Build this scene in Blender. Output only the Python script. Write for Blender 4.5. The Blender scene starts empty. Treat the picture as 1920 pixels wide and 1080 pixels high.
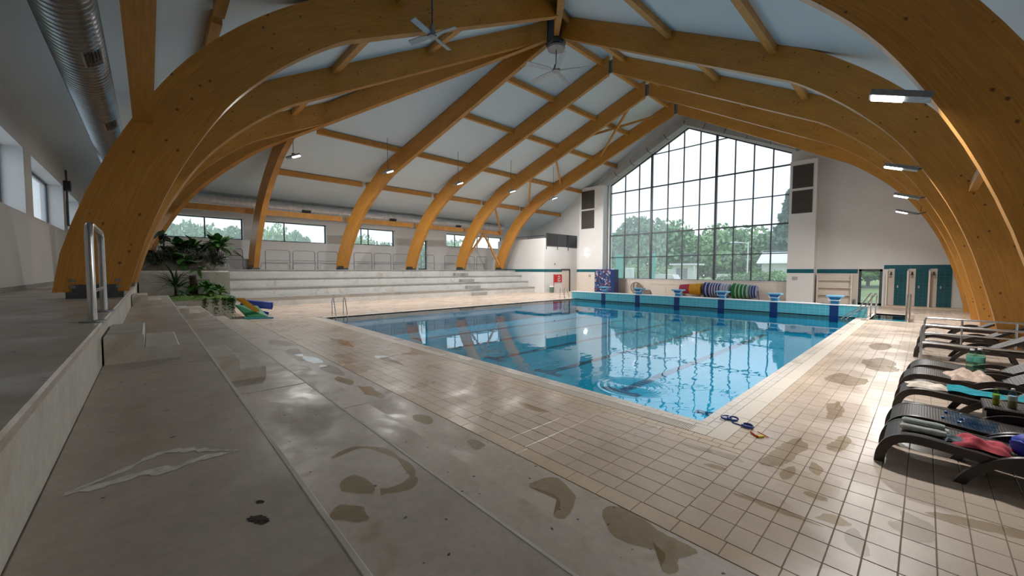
import bpy, math, random
from mathutils import Vector, Matrix
random.seed(7)
R = math.radians
sc = bpy.context.scene
COL = sc.collection

# ------------------------------------------------------------------ camera
CAM = Vector((2.077, -5.716, 2.093))
YAW, PITCH, ROLL = 2.38919, -0.04535, 0.0021
F = Vector((math.cos(PITCH) * math.cos(YAW), math.cos(PITCH) * math.sin(YAW), math.sin(PITCH)))
RT = Vector((math.sin(YAW), -math.cos(YAW), 0))
UP = RT.cross(F)
r_ = math.cos(ROLL) * RT + math.sin(ROLL) * UP
u_ = -math.sin(ROLL) * RT + math.cos(ROLL) * UP
cd = bpy.data.cameras.new('camera')
cd.sensor_width = 36
cd.lens = 725.86 / 1920 * 36
cd.clip_start = 0.05
cd.clip_end = 500
cam = bpy.data.objects.new('camera', cd)
COL.objects.link(cam)
cam.matrix_world = Matrix(((r_.x, u_.x, -F.x, CAM.x), (r_.y, u_.y, -F.y, CAM.y), (r_.z, u_.z, -F.z, CAM.z), (0, 0, 0, 1)))
sc.camera = cam

# ------------------------------------------------------------------ world: overcast sky
world = bpy.data.worlds.new('overcast_sky')
sc.world = world
world.use_nodes = True
wn, wl = world.node_tree.nodes, world.node_tree.links
wn.clear()
wo = wn.new('ShaderNodeOutputWorld')
wb = wn.new('ShaderNodeBackground')
wtc = wn.new('ShaderNodeTexCoord')
wno = wn.new('ShaderNodeTexNoise')
wno.inputs['Scale'].default_value = 2.2
wno.inputs['Detail'].default_value = 4
wr = wn.new('ShaderNodeValToRGB')
wr.color_ramp.elements[0].position = 0.3
wr.color_ramp.elements[0].color = (0.70, 0.80, 0.92, 1)
wr.color_ramp.elements[1].position = 0.7
wr.color_ramp.elements[1].color = (0.92, 0.97, 1.0, 1)
wl.new(wtc.outputs['Generated'], wno.inputs['Vector'])
wl.new(wno.outputs['Fac'], wr.inputs['Fac'])
wl.new(wr.outputs['Color'], wb.inputs['Color'])
SKY = 1.3
wb.inputs['Strength'].default_value = SKY
wl.new(wb.outputs['Background'], wo.inputs['Surface'])

LAMP_W = 275.0     # watts of each floodlight
vs = sc.view_settings
vs.view_transform = 'Standard'
vs.look = 'None'
vs.gamma = 1
vs.use_curve_mapping = False
vs.exposure = 0.5
sc.cycles.use_denoising = True
sc.cycles.max_bounces = 10
sc.cycles.diffuse_bounces = 6
sc.cycles.transparent_max_bounces = 24
sc.cycles.caustics_reflective = False
sc.cycles.caustics_refractive = False
sc.cycles.sample_clamp_indirect = 6


def portal(name, loc, rot, sx, sy):
    d = bpy.data.lights.new(name, 'AREA')
    d.shape = 'RECTANGLE'
    d.size, d.size_y = sx, sy
    d.cycles.is_portal = True
    o = bpy.data.objects.new(name, d)
    COL.objects.link(o)
    o.location = loc
    o.rotation_euler = rot


portal('window_portal_gable', (-11.5, 26.95, 7.4), (R(-90), 0, 0), 14.4, 12.8)
portal('window_portal_side', (-29.75, 8.5, 4.1), (0, R(-90), 0), 3.8, 27.5)
portal('window_portal_back', (-17.5, -8.75, 4.6), (R(90), 0, 0), 19.5, 2.0)

# ------------------------------------------------------------------ materials
MATS = {}


def nodes(name):
    m = bpy.data.materials.new(name)
    m.use_nodes = True
    nt = m.node_tree
    b = nt.nodes['Principled BSDF']
    MATS[name] = m
    return m, nt.nodes, nt.links, b


def plain(name, col, rough=0.5, metal=0.0, var=0.06, scale=8.0, bump=0.0, emit=None, estr=0.0, spec=0.5):
    """procedural: a base colour broken up with noise, optional fine relief"""
    m, n, l, b = nodes(name)
    b.inputs['Roughness'].default_value = rough
    b.inputs['Metallic'].default_value = metal
    b.inputs['Specular IOR Level'].default_value = spec
    tc = n.new('ShaderNodeTexCoord')
    no = n.new('ShaderNodeTexNoise')
    no.inputs['Scale'].default_value = scale
    no.inputs['Detail'].default_value = 3
    l.new(tc.outputs['Object'], no.inputs['Vector'])
    ra = n.new('ShaderNodeValToRGB')
    ra.color_ramp.elements[0].position = 0.3
    ra.color_ramp.elements[1].position = 0.7
    ra.color_ramp.elements[0].color = tuple(c * (1 - var) for c in col) + (1,)
    ra.color_ramp.elements[1].color = tuple(min(1, c * (1 + var)) for c in col) + (1,)
    l.new(no.outputs['Fac'], ra.inputs['Fac'])
    l.new(ra.outputs['Color'], b.inputs['Base Color'])
    if bump:
        bp = n.new('ShaderNodeBump')
        bp.inputs['Strength'].default_value = bump
        bp.inputs['Distance'].default_value = 0.02
        l.new(no.outputs['Fac'], bp.inputs['Height'])
        l.new(bp.outputs['Normal'], b.inputs['Normal'])
    if emit:
        b.inputs['Emission Color'].default_value = emit + (1,)
        b.inputs['Emission Strength'].default_value = estr
    return m


def ramp(n, p0, c0, p1, c1):
    ra = n.new('ShaderNodeValToRGB')
    ra.color_ramp.elements[0].position = p0
    ra.color_ramp.elements[1].position = p1
    ra.color_ramp.elements[0].color = c0 if len(c0) == 4 else tuple(c0) + (1,)
    ra.color_ramp.elements[1].color = c1 if len(c1) == 4 else tuple(c1) + (1,)
    return ra


def noise(n, l, vec, scale, detail=4, rough=0.6, dist=0.0):
    no = n.new('ShaderNodeTexNoise')
    no.inputs['Scale'].default_value = scale
    no.inputs['Detail'].default_value = detail
    no.inputs['Roughness'].default_value = rough
    no.inputs['Distortion'].default_value = dist
    if vec is not None:
        l.new(vec, no.inputs['Vector'])
    return no


def mixc(n, l, fac, a, b, mode='MIX'):
    mx = n.new('ShaderNodeMix')
    mx.data_type = 'RGBA'
    mx.blend_type = mode
    if hasattr(fac, 'links') or hasattr(fac, 'is_linked'):
        l.new(fac, mx.inputs[0])
    else:
        mx.inputs[0].default_value = fac
    for v, i in ((a, 6), (b, 7)):
        if isinstance(v, tuple):
            mx.inputs[i].default_value = v if len(v) == 4 else v + (1,)
        else:
            l.new(v, mx.inputs[i])
    return mx.outputs[2]


def mapping(n, l, out, scale):
    mp = n.new('ShaderNodeMapping')
    mp.inputs['Scale'].default_value = scale
    l.new(out, mp.inputs['Vector'])
    return mp.outputs['Vector']


def glulam(name, base, knots=True):
    m, n, l, b = nodes(name)
    tc = n.new('ShaderNodeTexCoord')
    uv = tc.outputs['UV']
    g = noise(n, l, mapping(n, l, uv, (0.7, 16, 1)), 2.0, 5, 0.6, 0.4)
    gr = ramp(n, 0.3, tuple(c * 0.80 for c in base), 0.72, tuple(min(1, c * 1.16) for c in base))
    l.new(g.outputs['Fac'], gr.inputs['Fac'])
    big = noise(n, l, mapping(n, l, uv, (0.35, 1.2, 1)), 1.4, 3)
    bg = ramp(n, 0.3, (0.82, 0.80, 0.76), 0.7, (1.0, 1.0, 1.0))
    l.new(big.outputs['Fac'], bg.inputs['Fac'])
    c = mixc(n, l, 1.0, gr.outputs['Color'], bg.outputs['Color'], 'MULTIPLY')
    # lamination joints
    sp = n.new('ShaderNodeSeparateXYZ')
    l.new(uv, sp.inputs[0])
    mm = n.new('ShaderNodeMath'); mm.operation = 'MULTIPLY'; mm.inputs[1].default_value = 22
    l.new(sp.outputs['Y'], mm.inputs[0])
    fr = n.new('ShaderNodeMath'); fr.operation = 'FRACT'
    l.new(mm.outputs[0], fr.inputs[0])
    lr = ramp(n, 0.0, (0.80, 0.78, 0.74), 0.10, (1, 1, 1))
    l.new(fr.outputs[0], lr.inputs['Fac'])
    c = mixc(n, l, 1.0, c, lr.outputs['Color'], 'MULTIPLY')
    if knots:
        vo = n.new('ShaderNodeTexVoronoi')
        vo.inputs['Scale'].default_value = 3.8
        vo.inputs['Randomness'].default_value = 1.0
        l.new(mapping(n, l, uv, (1, 1.25, 1)), vo.inputs['Vector'])
        kr = ramp(n, 0.08, (1, 1, 1), 0.15, (0, 0, 0))
        l.new(vo.outputs['Distance'], kr.inputs['Fac'])
        se = n.new('ShaderNodeSeparateColor')
        l.new(vo.outputs['Color'], se.inputs['Color'])
        gt = n.new('ShaderNodeMath'); gt.operation = 'GREATER_THAN'; gt.inputs[1].default_value = 0.2
        l.new(se.outputs['Red'], gt.inputs[0])
        mk = n.new('ShaderNodeMath'); mk.operation = 'MULTIPLY'
        l.new(kr.outputs['Color'], mk.inputs[0]); l.new(gt.outputs[0], mk.inputs[1])
        m2 = n.new('ShaderNodeMath'); m2.operation = 'MULTIPLY'; m2.inputs[1].default_value = 0.8
        l.new(mk.outputs[0], m2.inputs[0])
        c = mixc(n, l, m2.outputs[0], c, (0.07, 0.025, 0.008))
    l.new(c, b.inputs['Base Color'])
    b.inputs['Roughness'].default_value = 0.42
    return m


def concrete(name, a, bcol, rough=(0.28, 0.6), spots=True):
    m, n, l, b = nodes(name)
    tc = n.new('ShaderNodeTexCoord')
    ob = tc.outputs['Object']
    n1 = noise(n, l, ob, 0.9, 6, 0.65, 0.3)
    r1 = ramp(n, 0.32, a, 0.68, bcol)
    l.new(n1.outputs['Fac'], r1.inputs['Fac'])
    n2 = noise(n, l, ob, 14, 5, 0.7)
    r2 = ramp(n, 0.25, (0.82, 0.82, 0.82), 0.75, (1.08, 1.08, 1.08))
    l.new(n2.outputs['Fac'], r2.inputs['Fac'])
    c = mixc(n, l, 1.0, r1.outputs['Color'], r2.outputs['Color'], 'MULTIPLY')
    n4 = noise(n, l, ob, 1.7, 3, 0.5, 1.0)
    r4 = ramp(n, 0.58, (1, 1, 1), 0.72, (0.80, 0.72, 0.60))
    l.new(n4.outputs['Fac'], r4.inputs['Fac'])
    c = mixc(n, l, 0.8, c, r4.outputs['Color'], 'MULTIPLY')
    if spots:
        vo = n.new('ShaderNodeTexVoronoi')
        vo.inputs['Scale'].default_value = 8
        nd = noise(n, l, ob, 30, 2)
        ad = n.new('ShaderNodeVectorMath'); ad.operation = 'MULTIPLY_ADD'
        l.new(nd.outputs['Color'], ad.inputs[0]); ad.inputs[1].default_value = (0.05, 0.05, 0.05); l.new(ob, ad.inputs[2])
        l.new(ad.outputs[0], vo.inputs['Vector'])
        kr = ramp(n, 0.07, (1, 1, 1), 0.11, (0, 0, 0))
        l.new(vo.outputs['Distance'], kr.inputs['Fac'])
        se = n.new('ShaderNodeSeparateColor')
        l.new(vo.outputs['Color'], se.inputs['Color'])
        gt = n.new('ShaderNodeMath'); gt.operation = 'GREATER_THAN'; gt.inputs[1].default_value = 0.62
        l.new(se.outputs['Green'], gt.inputs[0])
        mk = n.new('ShaderNodeMath'); mk.operation = 'MULTIPLY'
        l.new(kr.outputs['Color'], mk.inputs[0]); l.new(gt.outputs[0], mk.inputs[1])
        c = mixc(n, l, mk.outputs[0], c, (0.05, 0.04, 0.03))
    l.new(c, b.inputs['Base Color'])
    n3 = noise(n, l, ob, 1.3, 4, 0.6, 0.6)
    mr = n.new('ShaderNodeMapRange')
    mr.inputs['From Min'].default_value = 0.35; mr.inputs['From Max'].default_value = 0.65
    mr.inputs['To Min'].default_value = rough[0]; mr.inputs['To Max'].default_value = rough[1]
    l.new(n3.outputs['Fac'], mr.inputs['Value'])
    l.new(mr.outputs['Result'], b.inputs['Roughness'])
    bp = n.new('ShaderNodeBump'); bp.inputs['Strength'].default_value = 0.12; bp.inputs['Distance'].default_value = 0.01
    l.new(n2.outputs['Fac'], bp.inputs['Height']); l.new(bp.outputs['Normal'], b.inputs['Normal'])
    return m


def tilemat(name, base, var=0.10, rough=0.32):
    m, n, l, b = nodes(name)
    tc = n.new('ShaderNodeTexCoord')
    geo = n.new('ShaderNodeNewGeometry')
    n1 = noise(n, l, geo.outputs['Position'], 1.1, 5, 0.65, 0.4)
    r1 = ramp(n, 0.3, tuple(c * (1 - 1.5 * var) for c in base), 0.7, tuple(min(1, c * (1 + var)) for c in base))
    l.new(n1.outputs['Fac'], r1.inputs['Fac'])
    n2 = noise(n, l, geo.outputs['Position'], 40, 3, 0.7)
    r2 = ramp(n, 0.3, (0.93, 0.93, 0.93), 0.7, (1.04, 1.04, 1.04))
    l.new(n2.outputs['Fac'], r2.inputs['Fac'])
    c = mixc(n, l, 1.0, r1.outputs['Color'], r2.outputs['Color'], 'MULTIPLY')
    l.new(c, b.inputs['Base Color'])
    n3 = noise(n, l, geo.outputs['Position'], 0.8, 3, 0.5, 0.5)
    mr = n.new('ShaderNodeMapRange')
    mr.inputs['From Min'].default_value = 0.4; mr.inputs['From Max'].default_value = 0.65
    mr.inputs['To Min'].default_value = rough * 0.7; mr.inputs['To Max'].default_value = rough * 1.5
    l.new(n3.outputs['Fac'], mr.inputs['Value']); l.new(mr.outputs['Result'], b.inputs['Roughness'])
    return m


def gridtile(name, c1, c2, joint, w, h, axes='XZ', rough=0.2):
    """small wall tiles, too fine to tell apart in the photo"""
    m, n, l, b = nodes(name)
    geo = n.new('ShaderNodeNewGeometry')
    sp = n.new('ShaderNodeSeparateXYZ'); l.new(geo.outputs['Position'], sp.inputs[0])
    cb = n.new('ShaderNodeCombineXYZ')
    l.new(sp.outputs[axes[0]], cb.inputs['X']); l.new(sp.outputs[axes[1]], cb.inputs['Y'])
    br = n.new('ShaderNodeTexBrick')
    br.offset = 0
    br.inputs['Scale'].default_value = 1
    br.inputs['Brick Width'].default_value = w
    br.inputs['Row Height'].default_value = h
    br.inputs['Mortar Size'].default_value = 0.006
    br.inputs['Color1'].default_value = c1 + (1,)
    br.inputs['Color2'].default_value = c2 + (1,)
    br.inputs['Mortar'].default_value = joint + (1,)
    l.new(cb.outputs[0], br.inputs['Vector'])
    l.new(br.outputs['Color'], b.inputs['Base Color'])
    b.inputs['Roughness'].default_value = rough
    return m


def fresnel(n, l, ior):
    """reflectance of a thin sheet: the same from both sides"""
    fr = n.new('ShaderNodeFresnel'); g = n.new('ShaderNodeNewGeometry')
    mr = n.new('ShaderNodeMapRange')
    mr.inputs['To Min'].default_value = ior; mr.inputs['To Max'].default_value = 1.0 / ior
    l.new(g.outputs['Backfacing'], mr.inputs['Value']); l.new(mr.outputs['Result'], fr.inputs['IOR'])
    return fr


def thin_glass(name, tint, haze=0.0, streak=0.0):
    m, n, l, b = nodes(name)
    out = n['Material Output']
    tr = n.new('ShaderNodeBsdfTransparent'); tr.inputs['Color'].default_value = tint + (1,)
    gl = n.new('ShaderNodeBsdfGlossy'); gl.inputs['Roughness'].default_value = 0.03
    fr = fresnel(n, l, 1.45)
    mx = n.new('ShaderNodeMixShader')
    l.new(fr.outputs[0], mx.inputs[0]); l.new(tr.outputs[0], mx.inputs[1]); l.new(gl.outputs[0], mx.inputs[2])
    last = mx.outputs[0]
    if haze:
        tl = n.new('ShaderNodeBsdfTranslucent'); tl.inputs['Color'].default_value = (0.85, 0.9, 0.95, 1)
        geo = n.new('ShaderNodeNewGeometry')
        v = mapping(n, l, geo.outputs['Position'], (14, 14, 0.5))
        no = noise(n, l, v, 1.5, 3, 0.6)
        n2 = noise(n, l, geo.outputs['Position'], 9, 3, 0.7)
        ml = n.new('ShaderNodeMath'); ml.operation = 'MULTIPLY'
        l.new(no.outputs['Fac'], ml.inputs[0]); l.new(n2.outputs['Fac'], ml.inputs[1])
        mr = n.new('ShaderNodeMapRange')
        mr.inputs['From Min'].default_value = 0.12; mr.inputs['From Max'].default_value = 0.4
        mr.inputs['To Min'].default_value = haze * 0.7; mr.inputs['To Max'].default_value = haze * 1.25
        l.new(ml.outputs[0], mr.inputs['Value'])
        m2 = n.new('ShaderNodeMixShader')
        l.new(mr.outputs['Result'], m2.inputs[0]); l.new(last, m2.inputs[1]); l.new(tl.outputs[0], m2.inputs[2])
        last = m2.outputs[0]
    l.new(last, out.inputs['Surface'])
    return m


def clear_plastic(name, tint):
    return thin_glass(name, tint)


WOOD = glulam('glulam_spruce', (0.62, 0.285, 0.050))
WOOD2 = glulam('purlin_spruce', (0.62, 0.30, 0.07), knots=False)
CONC = concrete('bench_concrete', (0.43, 0.38, 0.325), (0.56, 0.505, 0.44))
CONC_W = concrete('pale_concrete_face', (0.56, 0.54, 0.48), (0.70, 0.67, 0.60), (0.5, 0.8), False)
NOSE = plain('pale_nosing', (0.66, 0.63, 0.57), 0.6, var=0.12, scale=4)
CONC_S = concrete('stand_concrete', (0.55, 0.55, 0.53), (0.66, 0.66, 0.64), (0.5, 0.75), False)
CONC_G = concrete('grey_stair_and_tread_shade', (0.30, 0.30, 0.29), (0.40, 0.40, 0.39), (0.5, 0.75), False)
WALL = plain('white_plaster', (0.74, 0.74, 0.735), 0.75, var=0.03, scale=0.8)
WALLC = plain('cream_wall', (0.72, 0.655, 0.59), 0.5, var=0.03, scale=1.0)
CEIL = plain('ceiling_panel', (0.64, 0.74, 0.80), 0.75, var=0.02, scale=0.6)
TILE = tilemat('deck_tile', (0.59, 0.475, 0.385))
TILE_B = tilemat('deck_tile_border', (0.62, 0.49, 0.37))
TILE_E = tilemat('edge_tile', (0.70, 0.63, 0.56))
GROUT = plain('grout', (0.25, 0.195, 0.15), 0.9, var=0.15, scale=3)
GRATE = plain('overflow_grate_plastic', (0.70, 0.62, 0.53), 0.4, var=0.04, scale=2)
SLOT = plain('grate_slot', (0.10, 0.09, 0.08), 0.9)
POOLT = gridtile('pool_tile', (0.16, 0.68, 0.82), (0.18, 0.71, 0.85), (0.30, 0.78, 0.88), 0.25, 0.125, 'XY')
POOLW = gridtile('pool_wall_tile', (0.09, 0.38, 0.46), (0.10, 0.41, 0.49), (0.24, 0.54, 0.60), 0.22, 0.16, 'XZ')
POOLW2 = gridtile('pool_side_tile', (0.14, 0.60, 0.74), (0.16, 0.63, 0.77), (0.3, 0.72, 0.82), 0.22, 0.16, 'YZ')
LANE = plain('lane_blue', (0.004, 0.03, 0.13), 0.3)
TEAL = gridtile('teal_tile', (0.002, 0.085, 0.12), (0.003, 0.10, 0.135), (0.03, 0.20, 0.24), 0.2, 0.2, 'XZ', 0.25)
TEALB = plain('teal_band', (0.004, 0.11, 0.15), 0.3, var=0.12, scale=6)
STEEL = plain('brushed_steel', (0.62, 0.62, 0.62), 0.22, 1.0, 0.05, 20)
DSTEEL = plain('dark_steel', (0.12, 0.13, 0.14), 0.4, 0.8)
GSTEEL = plain('galvanised_steel', (0.30, 0.32, 0.34), 0.45, 0.6, 0.15, 12)
FRAME = plain('window_frame_grey', (0.075, 0.085, 0.10), 0.4, 0.3)
BLACK = plain('black_plastic', (0.012, 0.012, 0.013), 0.45)
DUCT = plain('spiral_duct_metal', (0.34, 0.37, 0.40), 0.30, 0.9, 0.12, 5)
DUCTD = plain('left_duct_metal', (0.62, 0.63, 0.64), 0.38, 0.6, 0.12, 5)
SOCK = plain('duct_panel_grey', (0.42, 0.43, 0.44), 0.7, var=0.05, scale=2)
WHITE = plain('white_paint', (0.82, 0.83, 0.84), 0.4, var=0.02)
FANM = plain('fan_blade_grey', (0.42, 0.46, 0.48), 0.4, 0.2)
LED = plain('led_panel', (0.9, 0.9, 0.9), 0.4, emit=(1.0, 0.97, 0.9), estr=14)
RATTAN, _n, _l, _b = nodes('dark_brown_woven_resin')
_tc = _n.new('ShaderNodeTexCoord')
_v = _n.new('ShaderNodeTexVoronoi'); _v.inputs['Scale'].default_value = 42; _v.inputs['Randomness'].default_value = 0.0
_l.new(_tc.outputs['Object'], _v.inputs['Vector'])
_rr = ramp(_n, 0.25, (0.045, 0.036, 0.032), 0.55, (0.012, 0.010, 0.009))
_l.new(_v.outputs['Distance'], _rr.inputs['Fac']); _l.new(_rr.outputs['Color'], _b.inputs['Base Color'])
_bp = _n.new('ShaderNodeBump'); _bp.inputs['Strength'].default_value = 0.4; _bp.inputs['Distance'].default_value = 0.008; _bp.invert = True
_l.new(_v.outputs['Distance'], _bp.inputs['Height']); _l.new(_bp.outputs['Normal'], _b.inputs['Normal'])
_b.inputs['Roughness'].default_value = 0.5
RESIN = plain('dark_brown_resin', (0.028, 0.021, 0.019), 0.36, var=0.1, scale=10)
BLUE = plain('starting_block_blue', (0.05, 0.24, 0.46), 0.35)
BLUEL = plain('block_top_blue', (0.16, 0.40, 0.58), 0.5)
NAVY = plain('block_front_navy', (0.006, 0.03, 0.13), 0.35)
RED = plain('sign_red', (0.55, 0.02, 0.02), 0.4)
LEAF = plain('leaf_green', (0.045, 0.15, 0.022), 0.5, var=0.4, scale=6)
LEAFD = plain('leaf_dark', (0.018, 0.055, 0.02), 0.5, var=0.4, scale=6)
LEAFB = plain('leaf_bright', (0.09, 0.22, 0.03), 0.5, var=0.35, scale=6)
MOSS = plain('moss', (0.085, 0.17, 0.018), 0.9, var=0.5, scale=18, bump=0.5)
DRY = plain('dry_brush', (0.10, 0.09, 0.075), 0.9, var=0.4, scale=10)
BARK = plain('bark', (0.05, 0.025, 0.014), 0.9, var=0.5, scale=16, bump=0.6)
ROCK = plain('planter_rock', (0.15, 0.135, 0.11), 0.85, var=0.3, scale=3, bump=0.5)
GRASS = plain('lawn', (0.20, 0.29, 0.09), 0.95, var=0.3, scale=0.6)
TREEG = plain('tree_leaves', (0.20, 0.36, 0.19), 0.8, var=0.5, scale=0.7)
TREEL = plain('tree_leaves_light', (0.30, 0.48, 0.22), 0.8, var=0.5, scale=0.7)
SPRUCE = plain('spruce_needles', (0.12, 0.22, 0.18), 0.8, var=0.4, scale=0.7)
GLASS = thin_glass('window_glass', (0.95, 0.97, 0.985), haze=0.10)
GLASS_S = thin_glass('streaked_glass', (0.94, 0.96, 0.975), haze=0.20)
MESHG = thin_glass('balcony_mesh_glass', (0.30, 0.30, 0.30), haze=0.2)

# water
WATER, _n, _l, _b = nodes('pool_water')
_out = _n['Material Output']
_geo = _n.new('ShaderNodeNewGeometry')
_tr = _n.new('ShaderNodeBsdfTransparent'); _tr.inputs['Color'].default_value = (0.16, 0.68, 0.82, 1)
_gl = _n.new('ShaderNodeBsdfGlossy'); _gl.inputs['Roughness'].default_value = 0.012
_gl.inputs['Color'].default_value = (0.96, 0.98, 1, 1)
_fr = fresnel(_n, _l, 1.36)
_no = noise(_n, _l, mapping(_n, _l, _geo.outputs['Position'], (1.0, 0.55, 1)), 2.6, 2, 0.5)
_sub = _n.new('ShaderNodeVectorMath'); _sub.operation = 'SUBTRACT'; _sub.inputs[1].default_value = (-1.52, 0.70, -0.03)
_l.new(_geo.outputs['Position'], _sub.inputs[0])
_len = _n.new('ShaderNodeVectorMath'); _len.operation = 'LENGTH'; _l.new(_sub.outputs[0], _len.inputs[0])
_sin = _n.new('ShaderNodeMath'); _sin.operation = 'MULTIPLY'; _sin.inputs[1].default_value = 50
_l.new(_len.outputs['Value'], _sin.inputs[0])
_s2 = _n.new('ShaderNodeMath'); _s2.operation = 'SINE'; _l.new(_sin.outputs[0], _s2.inputs[0])
_fa = _n.new('ShaderNodeMapRange'); _fa.inputs['From Min'].default_value = 0.70; _fa.inputs['From Max'].default_value = 0.25
_fa.inputs['To Min'].default_value = 0; _fa.inputs['To Max'].default_value = 0.85; _fa.clamp = True
_l.new(_len.outputs['Value'], _fa.inputs['Value'])
_rg = _n.new('ShaderNodeMath'); _rg.operation = 'MULTIPLY'; _l.new(_s2.outputs[0], _rg.inputs[0]); _l.new(_fa.outputs['Result'], _rg.inputs[1])
# livelier water within a few metres of the rings
_lv = _n.new('ShaderNodeMapRange'); _lv.inputs['From Min'].default_value = 4.2; _lv.inputs['From Max'].default_value = 0.4
_lv.inputs['To Min'].default_value = 0.16; _lv.inputs['To Max'].default_value = 0.75; _lv.clamp = True
_l.new(_len.outputs['Value'], _lv.inputs['Value'])
_nm = _n.new('ShaderNodeMath'); _nm.operation = 'MULTIPLY'; _l.new(_no.outputs['Fac'], _nm.inputs[0]); _l.new(_lv.outputs['Result'], _nm.inputs[1])
_ad = _n.new('ShaderNodeMath'); _ad.operation = 'ADD'; _l.new(_nm.outputs[0], _ad.inputs[0]); _l.new(_rg.outputs[0], _ad.inputs[1])
_bp = _n.new('ShaderNodeBump'); _bp.inputs['Strength'].default_value = 0.35; _bp.inputs['Distance'].default_value = 0.035
_l.new(_ad.outputs[0], _bp.inputs['Height'])
_l.new(_bp.outputs['Normal'], _gl.inputs['Normal']); _l.new(_bp.outputs['Normal'], _fr.inputs['Normal'])
_mx = _n.new('ShaderNodeMixShader')
_fm = _n.new('ShaderNodeMath'); _fm.operation = 'MULTIPLY'; _fm.inputs[1].default_value = 1.3; _l.new(_fr.outputs[0], _fm.inputs[0])
_fc = _n.new('ShaderNodeMath'); _fc.operation = 'MINIMUM'; _fc.inputs[1].default_value = 0.38; _l.new(_fm.outputs[0], _fc.inputs[0])
_l.new(_fc.outputs[0], _mx.inputs[0]); _l.new(_tr.outputs[0], _mx.inputs[1]); _l.new(_gl.outputs[0], _mx.inputs[2])
_l.new(_mx.outputs[0], _out.inputs['Surface'])


def wetfilm(name, tint, rough=0.05):
    m, n, l, b = nodes(name)
    out = n['Material Output']
    tr = n.new('ShaderNodeBsdfTransparent'); tr.inputs['Color'].default_value = tint + (1,)
    gl = n.new('ShaderNodeBsdfGlossy'); gl.inputs['Roughness'].default_value = rough
    fr = fresnel(n, l, 1.33)
    mx = n.new('ShaderNodeMixShader')
    l.new(fr.outputs[0], mx.inputs[0]); l.new(tr.outputs[0], mx.inputs[1]); l.new(gl.outputs[0], mx.inputs[2])
    l.new(mx.outputs[0], out.inputs['Surface'])
    return m


FILM = wetfilm('wet_film', (0.86, 0.83, 0.77), 0.12)
FILMD = wetfilm('dark_wet_film', (0.83, 0.79, 0.71), 0.14)
FILMC = wetfilm('clear_wet_film', (0.93, 0.93, 0.92), 0.02)
SALT = plain('salt_stain', (0.74, 0.71, 0.66), 0.8, var=0.25, scale=14)
DIRT = plain('dark_scuff', (0.045, 0.04, 0.035), 0.7)


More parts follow.
